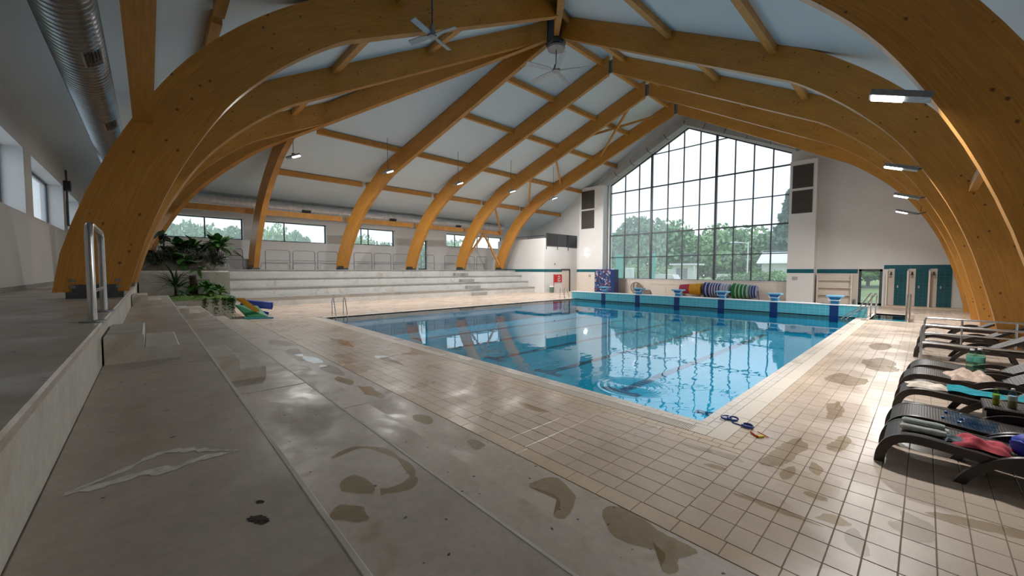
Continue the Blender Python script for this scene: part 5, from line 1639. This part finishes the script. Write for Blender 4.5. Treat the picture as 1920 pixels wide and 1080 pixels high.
CLR = thin_glass('clear_bottle', (0.66, 0.80, 0.93)); GRN = thin_glass('green_bottle', (0.62, 0.86, 0.76)); YEL = thin_glass('yellow_bottle', (0.85, 0.85, 0.35))
JUICE = plain('orange_juice', (0.55, 0.30, 0.06), 0.3); LEMON = plain('lemon_drink', (0.42, 0.42, 0.02), 0.3); CAPB = plain('blue_cap', (0.03, 0.16, 0.6), 0.35); CAPG = plain('green_cap', (0.25, 0.45, 0.08), 0.4)
LBG = plain('green_label', (0.25, 0.40, 0.12), 0.5); LBW = plain('white_label', (0.5, 0.55, 0.5), 0.5); LBT = plain('teal_label', (0.10, 0.35, 0.28), 0.5)
bottle((2.72, 1.86, 0.45), 'small yellow-green drink bottle on the side table', 0.20, 0.031, LEMON, CAPG, YEL, 0.36, LBG)
bottle((2.84, 1.80, 0.45), 'larger juice bottle on the side table', 0.24, 0.038, JUICE, WHITE, CLR, 0.40, LBW)
bottle((2.78, 5.0, 0.312), 'upright green water bottle on the lounger behind the beige towel', 0.42, 0.07, None, WHITE, GRN, 0.4, LBT)
bottle((2.70, 5.12, 0.312), 'second green water bottle right beside the first', 0.38, 0.07, None, WHITE, GRN, 0.4, LBT)
for k, (x, y, a) in enumerate(((2.28, 1.08, -8), (2.30, 1.32, -20), (2.40, 0.99, -8), (2.43, 1.17, -5))):
    bottle((x + 0.26, y, 0.36), ['clear blue-capped bottle lying at the lounger edge', 'clear bottle lying farthest back in the group of four', 'clear bottle lying in the front right of the group', 'clear bottle lying in the back right of the group'][k], 0.28, 0.036, None, CAPB, CLR, rot=(0, R(-90), R(a)))


# towels
def crumple(label, cx, cy, z, lx, ly_, h, mat, seed, rz=0, n=26, name='towel', folds=5, cat='towel'):
    r = random.Random(seed); ph = [r.uniform(0, 6.28) for _ in range(8)]
    m = MB()
    def fn(u, v):
        a, b = (u - 0.5) * 2, (v - 0.5) * 2
        rr = math.sqrt(a * a + b * b); e = max(0.0, 1 - max(abs(a), abs(b)) ** 3)
        w = 0.5 + 0.5 * math.sin(folds * a + 2.2 * b + ph[0] + 1.2 * math.sin(3 * b + ph[1]))
        w2 = 0.5 + 0.5 * math.sin(folds * 1.7 * b + 3 * a + ph[2])
        z_ = h * e * (0.35 + 0.45 * w + 0.25 * w2)
        sx = 1 + 0.10 * math.sin(4 * b + ph[3]); sy = 1 + 0.14 * math.sin(5 * a + ph[4])
        return (a * lx / 2 * sx, b * ly_ / 2 * sy, z_)
    m.grid(fn, n, n)
    nb = len(m.v)
    m.v += [(x, y, 0.0) for x, y, _ in list(m.v)]
    m.f += [tuple(nb + i for i in reversed(f)) for f in list(m.f)]
    o = link(name, m.mesh(name, mat), None, (cx, cy, z)); o.rotation_euler = (0, 0, rz)
    return tag(o, label, cat)


TG = plain('sage_cloth', (0.36, 0.42, 0.38), 0.9, var=0.15, scale=20); TGW = plain('pale_cloth', (0.55, 0.57, 0.54), 0.9, var=0.2, scale=14); PINK = plain('pink_towel', (0.62, 0.10, 0.13), 0.95, var=0.2, scale=18)
BEI = plain('beige_towel', (0.55, 0.42, 0.35), 0.95, var=0.3, scale=14); CRM = plain('cream_towel', (0.62, 0.55, 0.46), 0.95, var=0.15, scale=14); TEALT = plain('teal_towel', (0.01, 0.22, 0.27), 0.95, var=0.2, scale=10); GREYC = plain('grey_blue_cloth', (0.20, 0.25, 0.29), 0.9, var=0.2, scale=14)
ZS = 0.362
fc = thing('folded_clothes', 'folded pale green clothes on the nearest lounger', 'clothes', (2.04, 0.36, ZS))
def roll(y, r, x0, x1, z, mat, nm, sq=0.75):
    m = MB(); k = 12
    pr2 = [(r * 0.6, 0), (r, 0.02), (r * 1.03, (x1 - x0) * 0.3), (r * 0.94, (x1 - x0) * 0.55), (r, (x1 - x0) * 0.8), (r * 0.7, x1 - x0)]
    m.lathe(pr2, (x0, y, z), 14, 'x'); m.v = [(a, b, z + (c - z) * sq) for a, b, c in m.v]
    part(nm, m, mat, fc)
roll(0.30, 0.05, 1.94, 2.28, ZS + 0.03, TGW, 'folded_shirt'); roll(0.40, 0.05, 1.95, 2.30, ZS + 0.03, TGW, 'folded_shirt')
roll(0.36, 0.055, 1.95, 2.27, ZS + 0.085, TG, 'rolled_towel', 0.6)
crumple('grey blue swimwear end hanging from the folded clothes', 2.33, 0.30, ZS - 0.008, 0.16, 0.16, 0.05, GREYC, 4, 0.2, 16, 'swimwear', cat='clothes')
crumple('pink towel crumpled on the nearest lounger', 2.52, 0.33, 0.342, 0.36, 0.30, 0.09, PINK, 5, -0.1, 30)
crumple('cream towel bunched at the foot of the teal towel lounger', 2.15, 2.78, ZS - 0.004, 0.42, 0.30, 0.07, CRM, 8, 0.1)
crumple('beige patterned towel heaped on a lounger', 2.62, 4.05, 0.335, 0.48, 0.50, 0.17, BEI, 9, 0.2, 30, folds=7)
def drape(u, v):
    x = 0.56 + 1.26 * u
    if x < 1.18: z = 0.368 - (x - 0.5) * 0.07
    else: z = 0.325 + (x - 1.18) * 0.615
    return (1.79 + x, 2.50 + 0.10 + 0.46 * v + 0.03 * math.sin(9 * u), z + 0.018 + 0.012 * math.sin(14 * v + 6 * u) + 0.01 * math.sin(26 * u + 5 * v))
dm = MB().grid(drape, 40, 14); nb = len(dm.v); dm.v += [(x, y, z - 0.012) for x, y, z in list(dm.v)]; dm.f += [tuple(nb + i for i in reversed(f)) for f in list(dm.f)]
solo('towel', dm, TEALT, 'long teal towel spread over a lounger and up its back', 'towel', (2.6, 2.8, 0.35))
bb = thing('blue_bag', 'round blue swim bag at the head of the nearest lounger', 'bag', (2.83, 0.40, 0.33))
part('bag_body', MB().lathe([(0.05, -0.02), (0.11, 0.0), (0.135, 0.07), (0.125, 0.14), (0.08, 0.18), (0.03, 0.19)], (2.83, 0.40, 0.33), 20), plain('bag_blue', (0.01, 0.035, 0.40), 0.6, var=0.25, scale=16), bb)
part('bag_fold', MB().tube([(2.83 + 0.12 * math.cos(a), 0.40 + 0.12 * math.sin(a), 0.33 + 0.10 + 0.03 * math.sin(2 * a)) for a in [k * 0.5 for k in range(12)]], 0.02, 6), MATS['bag_blue'], bb)

# goggles and dive stick on the pool corner
gg = thing('swim_goggles', 'dark blue swim goggles lying on the pool corner', 'goggles', (0.36, 0.1, 0.002))
GB = plain('goggle_blue', (0.005, 0.03, 0.22), 0.3); GL2 = thin_glass('goggle_lens', (0.75, 0.85, 0.95))
def ring(cx, cy, rx, ry, rz, r):
    pts = []
    for k in range(17):
        a = 2 * math.pi * k / 16
        x, y = rx * math.cos(a), ry * math.sin(a)
        pts.append((cx + x * math.cos(rz) - y * math.sin(rz), cy + x * math.sin(rz) + y * math.cos(rz), r + 0.004 + 0.012 * (1 + math.sin(a))))
    return MB().tube(pts, r, 8)
for cx, cy, rz in ((0.22, 0.17, 0.9), (0.30, 0.19, 0.6), (0.52, 0.06, -0.1)):
    f_ = part('eye_frame', ring(cx, cy, 0.065, 0.042, rz, 0.012), GB, gg)
    part('lens', MB().lathe([(0.04, 0.012), (0.03, 0.016)], (cx, cy, 0.004), 12), GL2, f_)
part('strap', MB().tube([(0.30, 0.15, 0.012), (0.34, 0.08, 0.010), (0.42, 0.06, 0.010), (0.50, 0.06, 0.014), (0.585, 0.08, 0.016), (0.57, 0.13, 0.012), (0.45, 0.14, 0.010)], 0.008, 6), GB, gg)
ds = thing('dive_stick', 'red dive stick with a yellow grip lying near the goggles', 'toy', (0.7, -0.18, 0.0))
part('stick', MB().tube([(0.60, -0.10, 0.012), (0.70, -0.20, 0.012)], 0.010, 8).tube([(0.66, -0.02, 0.012), (0.80, -0.12, 0.012)], 0.006, 8), RED, ds)
part('grip', MB().beam((0.70, -0.19, 0.014), (0.745, -0.13, 0.014), 0.05, 0.022), plain('grip_yellow', (0.65, 0.5, 0.03), 0.4), ds)

# ================================================================== PUDDLES AND STAINS
def blob(label, pts, z, mat, seed, th=0.0025, name='puddle', cat='puddle', jit=0.02):
    r = random.Random(seed); P = [Vector((x, y)) for x, y in pts]; n = len(P); out = []
    c = sum(P, Vector((0, 0))) / n
    size = max((p - c).length for p in P)
    for i in range(n):
        p0, p1, p2, p3 = P[i - 1], P[i], P[(i + 1) % n], P[(i + 2) % n]
        for k in range(6):
            t = k / 6
            q = 0.5 * (2 * p1 + (p2 - p0) * t + (2 * p0 - 5 * p1 + 4 * p2 - p3) * t * t + (-p0 + 3 * p1 - 3 * p2 + p3) * t ** 3)
            out.append((q.x + r.uniform(-1, 1) * jit * size, q.y + r.uniform(-1, 1) * jit * size))
    if sum(out[i - 1][0] * out[i][1] - out[i][0] * out[i - 1][1] for i in range(len(out))) < 0: out.reverse()
    m = MB(); N = len(out); m.v = [(x, y, 0) for x, y in out] + [(x, y, th) for x, y in out] + [(c.x, c.y, th), (c.x, c.y, th)]
    for i in range(N):
        j = (i + 1) % N
        m.f += [(i, j, N + j, N + i), (N + i, N + j, 2 * N + 1)]
    m.v = [(x, y, z + 0.0005 + zz) for x, y, zz in m.v]
    return solo(name, m, mat, label, cat, (c.x, c.y, z))


def ell(cx, cy, rx, ry, rot=0, n=8, seed=0):
    r = random.Random(seed); o = []
    for k in range(n):
        a = 2 * math.pi * k / n; q = r.uniform(0.65, 1.2)
        x, y = rx * q * math.cos(a), ry * q * math.sin(a)
        o.append((cx + x * math.cos(rot) - y * math.sin(rot), cy + x * math.sin(rot) + y * math.cos(rot)))
    return o


Z0 = 0.0045
blob('large puddle on the grey strip nearest the camera', [(0.23, -2.9), (0.28, -2.75), (0.55, -2.75), (0.71, -2.79), (0.97, -2.79), (0.96, -2.9), (0.92, -2.98), (0.97, -3.11), (0.89, -3.17), (0.83, -3.0), (0.67, -3.06), (0.46, -3.1)], Z0, FILMD, 1)
blob('boot-shaped puddle on the grey strip', [(-0.49, -3.09), (-0.42, -2.79), (-0.08, -2.89), (0.04, -3.11), (0.06, -3.24), (-0.02, -3.26), (-0.10, -3.08), (-0.25, -3.02)], Z0, FILMD, 2, jit=0.02)
blob('small round damp spot halfway along the grey strip', ell(-1.55, -2.92, 0.16, 0.10, 0, 8, 3), Z0, FILM, 3)
blob('damp streak on the grey strip before the round spot', ell(-2.7, -2.95, 0.28, 0.11, 0.1, 8, 4), Z0, FILMD, 4)
for k, (x, y, rx, ry) in enumerate(((-6.4, -2.98, 0.6, 0.13), (-7.6, -3.0, 0.55, 0.14), (-8.9, -3.05, 0.6, 0.16), (-5.4, -3.1, 0.35, 0.12), (-4.4, -3.0, 0.45, 0.12))):
    blob(['shiny puddle on the strip beside the pool ladder side', 'mirror-like puddle farther along the strip', 'bright puddle near the strip end', 'dark puddle edge on the strip between the shiny ones', 'dark wet streak on the strip before the shiny puddles'][k], ell(x, y, rx, ry, 0, 9, 20 + k), Z0, FILMC if k < 3 else FILMD, 20 + k)
blob('square grey puddle at the far end of the strip', [(-11.2, -3.05), (-10.2, -2.8), (-9.8, -3.0), (-10.8, -3.25)], Z0, FILMD, 30, jit=0.02)
Z2 = 0.6505
# ring stain
rs = [(-0.99, -4.74), (-1.04, -4.54), (-0.88, -4.40), (-0.6, -4.36), (-0.36, -4.40), (-0.25, -4.50), (-0.30, -4.66)]
m = MB()
pth = smooth_path(rs, 6)
for i, (x, y) in enumerate(pth):
    p = pth[max(i - 1, 0)]; q = pth[min(i + 1, len(pth) - 1)]; d = Vector((q[0] - p[0], q[1] - p[1])).normalized()
    w = 0.012 + 0.022 * abs(math.sin(i * 0.37)) + (0.02 if i > len(pth) * 0.7 else 0)
    m.v += [(x - d.y * w, y + d.x * w, Z2 + 0.001), (x + d.y * w, y - d.x * w, Z2 + 0.001)]
for i in range(len(pth) - 1): m.f.append((2 * i, 2 * i + 1, 2 * i + 3, 2 * i + 2))
solo('ring_stain', m, FILMD, 'brown ring-shaped stain on the middle bench tier', 'stain', (-0.6, -4.5, Z2))
blob('dark wet patch under the ring stain', [(-0.60, -4.80), (-0.62, -4.70), (-0.45, -4.66), (-0.32, -4.70), (-0.42, -4.80), (-0.5, -4.84)], Z2, FILMD, 41)
blob('brown damp patch at the edge of the middle tier', ell(-0.2, -4.88, 0.13, 0.09, 0.4, 9, 42), Z2, FILMD, 42)
Z3 = 1.1005
def streak(label, pts, z, w, mat, seed):
    r = random.Random(seed); pth = smooth_path(pts, 6); m = MB()
    for i, (x, y) in enumerate(pth):
        p = pth[max(i - 1, 0)]; q = pth[min(i + 1, len(pth) - 1)]; d = Vector((q[0] - p[0], q[1] - p[1])).normalized(); ww = w * r.uniform(0.3, 1.3) * math.sin(math.pi * (i + 1) / (len(pth) + 1)) ** 0.5
        m.v += [(x - d.y * ww, y + d.x * ww, z + 0.001), (x + d.y * ww, y - d.x * ww, z + 0.001)]
    for i in range(len(pth) - 1): m.f.append((2 * i, 2 * i + 1, 2 * i + 3, 2 * i + 2))
    solo('salt_streak', m, mat, label, 'stain', (pts[0][0], pts[0][1], z))
streak('white upper outline of the dried streak on the top tier', [(-0.50, -6.0), (-0.60, -5.85), (-0.72, -5.70), (-0.66, -5.58), (-0.58, -5.50), (-0.47, -5.38)], Z3, 0.028, SALT, 1)
streak('white lower outline of the dried streak on the top tier', [(-0.49, -6.02), (-0.48, -5.90), (-0.50, -5.76), (-0.46, -5.66), (-0.50, -5.55), (-0.47, -5.40)], Z3, 0.04, SALT, 2)
blob('dark bird-shaped scuff on the top tier', ell(0.30, -5.43, 0.045, 0.022, 0.5, 8, 5), Z3, DIRT, 51, 0.0012, 'scuff', 'stain', 0.15)
blob('small dark scuff near the edge of the top tier', ell(0.16, -5.40, 0.02, 0.011, 0.6, 7, 6), Z3, DIRT, 52, 0.0012, 'scuff', 'stain', 0.15)
# wet patches on the deck tiles
ZD = 0.0006
wp = [((1.05, -0.35), (0.13, 0.55), -0.15), ((1.17, -0.95), (0.06, 0.20), 0), ((1.22, -1.75), (0.30, 0.05), 0.0), ((1.62, -1.58), (0.13, 0.09), 0.3), ((2.08, -1.2), (0.13, 0.22), 0), ((1.78, -1.78), (0.07, 0.18), 0.2), ((0.62, -1.35), (0.12, 0.05), 0.2), ((0.30, -1.05), (0.2, 0.06), 0), ((1.42, 0.3), (0.08, 0.35), -0.1), ((1.35, -0.6), (0.06, 0.16), 0.2), ((1.2, 1.8), (0.10, 0.55), 0.05), ((1.15, 4.0), (0.3, 0.6), 0), ((1.45, 6.2), (0.35, 0.8), 0.1), ((1.3, 9.0), (0.25, 0.8), 0), ((2.5, -0.75), (0.35, 0.10), 0.2), ((1.45, -1.25), (0.09, 0.06), 0.1), ((-2.0, -1.5), (0.35, 0.08), 0), ((-6.5, -1.7), (0.7, 0.12), 0.02), ((-9.5, -1.7), (0.9, 0.16), 0), ((0.55, -1.0), (0.25, 0.08), 0.1)]
wn_ = ['long wet patch right of the dive stick', 'tongue-shaped wet patch below the long one', 'thin wet streak across the near deck tiles', 'wet patch with a glint left of the big shiny puddle', 'big shiny puddle in front of the nearest lounger', 'shiny narrow puddle at the bottom of the deck', 'small wet spot near the grey strip', 'wet smear below the pool corner', 'wet patch between the pool edge and nearest lounger', 'small wet patch left of the nearest lounger foot', 'thin wet streak beside the second lounger', 'broad damp area beside the teal towel lounger', 'broad damp area beside the beige towel lounger', 'damp area beside the steel railing', 'damp streak under the nearest lounger front', 'tiny wet patch right of the tile miter', 'small wet streak on the near deck by the pool', 'sparkling wet streak on the far near-side deck', 'bright wet streaks near the pool ladder deck', 'clear wet film at the pool corner tiles']
for k, ((c, rr, rot), lb) in enumerate(zip(wp, wn_)):
    blob(lb, ell(c[0], c[1], rr[0], rr[1], rot, 9, 60 + k), ZD, FILMC if k in (4, 5, 17, 18, 19) else FILM, 60 + k, 0.0018, jit=0.025)

# ================================================================== OUTSIDE
GXm = MB().grid(lambda u, v: (-75 + 110 * u, YG + 0.6 + 90 * v, -0.12 + 0.5 * v), 4, 4)
struct('ground_lawn', GXm, GRASS)
struct('ground_side_lawn', MB().quad((-80, -40, -0.12), (XL - 0.6, -40, -0.12), (XL - 0.6, YG + 0.6, -0.12), (-80, YG + 0.6, -0.12)), GRASS)
BOUNCE = plain('pale_bounce_ground', (0.55, 0.56, 0.56), 0.9, var=0.08, scale=1.5)
struct('ground_back_bounce', MB().quad((XL - 0.6, -60, -0.12), (40, -60, -0.12), (40, YB - 0.7, -0.12), (XL - 0.6, YB - 0.7, -0.12)), BOUNCE)  # unseen ground made pale grey to bounce untinted light through the back windows


def crown(seed, n, mat, conic=False, leaf=0.28):
    r = random.Random(seed); m = MB()
    blobs = [(Vector((r.uniform(-0.5, 0.5), r.uniform(-0.5, 0.5), r.uniform(0.35, 0.8))), r.uniform(0.22, 0.42)) for _ in range(14)]
    for k in range(n):
        if conic:
            t = r.random() ** 0.7; a = r.uniform(0, 6.28); lay = (math.sin(t * 46) * 0.25 + 0.75); rad = 0.34 * (1 - t) * lay * r.uniform(0.5, 1)
            p = Vector((rad * math.cos(a), rad * math.sin(a), 0.08 + 0.92 * t))
        else:
            c, rr = r.choice(blobs)
            d = Vector((r.gauss(0, 1), r.gauss(0, 1), r.gauss(0, 1))).normalized()
            p = c + d * rr * r.uniform(0.75, 1.05)
            if p.z < 0.05: p.z = r.uniform(0.05, 0.3)
        e = Vector((r.gauss(0, 1), r.gauss(0, 1), r.gauss(0, 1))).normalized() * leaf * 0.1; f = e.cross(Vector((r.gauss(0, 1), r.gauss(0, 1), 1))).normalized() * leaf * 0.06
        m.quad(p - e, p - f, p + e, p + f)
    me = m.mesh('crown', mat)
    return me


CR = [crown(1, 5200, TREEG, leaf=0.5), crown(2, 5200, TREEL, leaf=0.5), crown(3, 5200, TREEG, leaf=0.5)]
CS = crown(4, 5200, SPRUCE, True, 0.6)
TR = MB().tube([(0, 0, 0), (0.01, 0, 0.3), (0, 0, 0.6)], [0.05, 0.04, 0.02], 7).mesh('trunk', BARK)
CORE = []
def tree(loc, h, w, crownmesh, label, group='trees beyond the windows'):
    t = thing('tree', label, 'tree', loc, group)
    a = link('crown', crownmesh, t); a.scale = (w, w, h); a['kind'] = 'stuff'
    b = link('trunk', TR, t); b.scale = (w * 0.5, w * 0.5, h)
    a.rotation_euler = (0, 0, rnd.uniform(0, 6))


tl = [((-37.5, 60), 10.2, 8.5, 0, 'tree at the left edge of the tall window view'), ((-31.0, 60), 11.5, 9.0, 2, 'tallest tree in the left half of the tall window'), ((-25.5, 62), 7.6, 7.0, 1, 'low tree behind the white kiosk'), ((-20.4, 60), 9.4, 8.0, 1, 'broad tree in the middle of the tall window'), ((-16.8, 60), 8.0, 7.0, 0, 'tree right of the middle mullion'), ((-13.6, 61), 7.6, 7.0, 1, 'tree behind the lamp post'), ((-9.5, 62), 7.0, 7.0, 0, 'tree between the lamp post and the spruce'), ((-43, 62), 9.0, 9, 2, 'tree partly behind the left air shaft'), ((-3.0, 62), 6.0, 8, 1, 'tree seen above the glazed door lawn'), ((4, 64), 6.0, 8, 0, 'tree beyond the glazed door to the right')]
for (x, y), h, w, k, lb in tl: tree((x, y, 0.2), h * 0.9, w, CR[k], lb)
tree((-9.1, 50, 0.15), 11.2, 10.5, CS, 'dark spruce at the right edge of the tall window')
sl = [((-45, -4.5), 7.3, 5.0, 0), ((-45, -0.5), 7.4, 5.0, 2), ((-45, 3.0), 7.3, 4.5, 1), ((-46, 6.0), 7.0, 3.4, 0), ((-46, 9.0), 5.6, 3.0, 2), ((-47, 14), 7.3, 5.0, 1), ((-47, 17), 7.2, 4.5, 0), ((-48, 24), 7.3, 6.0, 2), ((-48, 29), 7.6, 6.0, 1), ((-46, -9), 7.3, 6.0, 1)]
sn = ['first tree outside the first side window', 'second tree outside the first side window', 'tree filling the left of the second side window', 'narrow tree in the middle of the second side window', 'low tree at the right of the second side window', 'tree outside the third side window, left', 'tree outside the third side window, right', 'tree outside the last side window, left', 'tree outside the last side window, right', 'tree outside the side wall behind the near arch']
for ((x, y), h, w, k), lb in zip(sl, sn): tree((x, y, -0.1), h * rnd.uniform(0.74, 0.90), w * 0.75, CR[k], lb)
for k, (x, y, s_) in enumerate(((-8.9, 38, 2.0), (-11.5, 40, 1.8), (-26, 50, 2.6), (-30.5, 48, 2.8))):
    t = thing('bush', ['light green bush before the white shed', 'light green bush left of the shed', 'bush behind the parked car', 'bush behind the white cabinet outside'][k], 'bush', (x, y, 0.0), 'bushes on the lawn')
    a = link('foliage', CR[1], t); a.scale = (s_ * 1.4, s_ * 1.2, s_); a['kind'] = 'stuff'
OW = plain('outdoor_white', (0.90, 0.91, 0.92), 0.6); OG = plain('outdoor_grey', (0.35, 0.38, 0.42), 0.6)
sd2 = thing('shed', 'white shed with pitched roof outside the right of the tall window', 'shed', (-6.5, 41, 0))
part('shed_wall', MB().prism([(-9.3, -0.1), (-3.5, -0.1), (-3.5, 2.9), (-9.3, 2.9)], 'y', 39.5, 43), OW, sd2)
part('shed_roof', MB().prism([(39.1, 2.85), (43.4, 2.85), (41.2, 4.0)], 'x', -9.7, -3.2), plain('shed_roof', (0.85, 0.87, 0.9), 0.5), sd2)
ki = thing('kiosk', 'small white kiosk with flat roof outside the tall window', 'kiosk', (-17.5, 41, 0))
part('kiosk_wall', MB().box(-18.6, -16.6, 40, 42, 0, 2.75), OW, ki)
part('kiosk_roof', MB().box(-18.9, -15.9, 39.6, 42.4, 2.75, 2.95), OW, ki)
part('kiosk_window', MB().box(-18.2, -17.7, 39.97, 40.0, 1.2, 2.4), OG, ki); part('kiosk_window', MB().box(-17.4, -16.9, 39.97, 40.0, 1.2, 2.4), OG, ki)
part('kiosk_post', MB().box(-16.1, -15.95, 39.7, 39.85, 0, 2.75), OW, ki)
part('kiosk_side', MB().box(-19.5, -18.7, 40.5, 41.5, 0, 2.3), OW, ki)
ca = thing('parked_car', 'red and white car parked outside the left of the tall window', 'car', (-17.8, 36, 0))
part('car_body', MB().prism([(-19.8, 0.35), (-15.8, 0.35), (-15.8, 1.1), (-16.4, 1.15), (-19.2, 1.15), (-19.8, 0.95)], 'y', 35.3, 37.0), plain('car_red', (0.5, 0.05, 0.04), 0.3), ca)
part('car_cabin', MB().prism([(-19.2, 1.15), (-16.3, 1.15), (-16.6, 1.68), (-18.5, 1.72)], 'y', 35.4, 36.9), OW, ca)
for x in (-19.0, -16.6): part('wheel', MB().lathe([(0.3, 0), (0.32, 0.1), (0.3, 0.2)], (x, 35.25, 0.32), 14, 'y'), BLACK, ca)
solo('utility_cabinet', MB().bbox(-22.55, -21.65, 35.8, 36.4, 0, 2.42, 0.05).box(-22.5, -21.7, 35.77, 35.8, 0.2, 2.3), OW, 'white utility cabinet outside the left of the tall window', 'cabinet', (-22.1, 36, 0))
solo('utility_cabinet', MB().bbox(-25.2, -24.3, 35.8, 36.4, 0, 2.3, 0.05).box(-25.1, -24.4, 35.77, 35.8, 0.2, 2.2), OW, 'white cabinet outside behind the dark blue cabinet', 'cabinet', (-24.7, 36, 0))
TG2 = plain('banner_teal', (0.0, 0.50, 0.40), 0.5)
for x0, x1, lb in ((-21.45, -20.55, 'teal banner outside beside the dark blue cabinet'), (-17.25, -16.9, 'narrow teal banner outside beside the thick mullion')):
    t = thing('banner', lb, 'banner', ((x0 + x1) / 2, 32, 0))
    part('banner_cloth', MB().box(x0, x1, 31.98, 32.02, 1.0 if x1 > -17 else 0.3, 3.85), TG2, t)
    part('banner_pole', MB().tube([(x1 + 0.04, 32, -0.1), (x1 + 0.04, 32, 3.95)], 0.04, 8), TG2, t)
lpst = thing('street_lamp', 'pale street lamp with two arms outside the tall window', 'street lamp', (-12.1, 45, 0))
part('lamp_post', MB().tube([(-12.1, 45, 0), (-12.1, 45, 5.5)], [0.09, 0.05], 8), OW, lpst)
part('lamp_arm', MB().tube([(-12.1, 45, 5.3), (-13.6, 45, 5.5)], 0.05, 6), OW, lpst)
part('lamp_head', MB().box(-14.0, -13.4, 44.9, 45.1, 5.42, 5.56), OW, lpst)
fe = thing('low_fence', 'low white fence panels outside in the middle of the tall window', 'fence', (-12, 42, 0))
for k in range(6): part('fence_panel', MB().box(-14.4 + k * 0.62, -13.84 + k * 0.62, 42, 42.05, 0.1, 1.75), OW, fe)
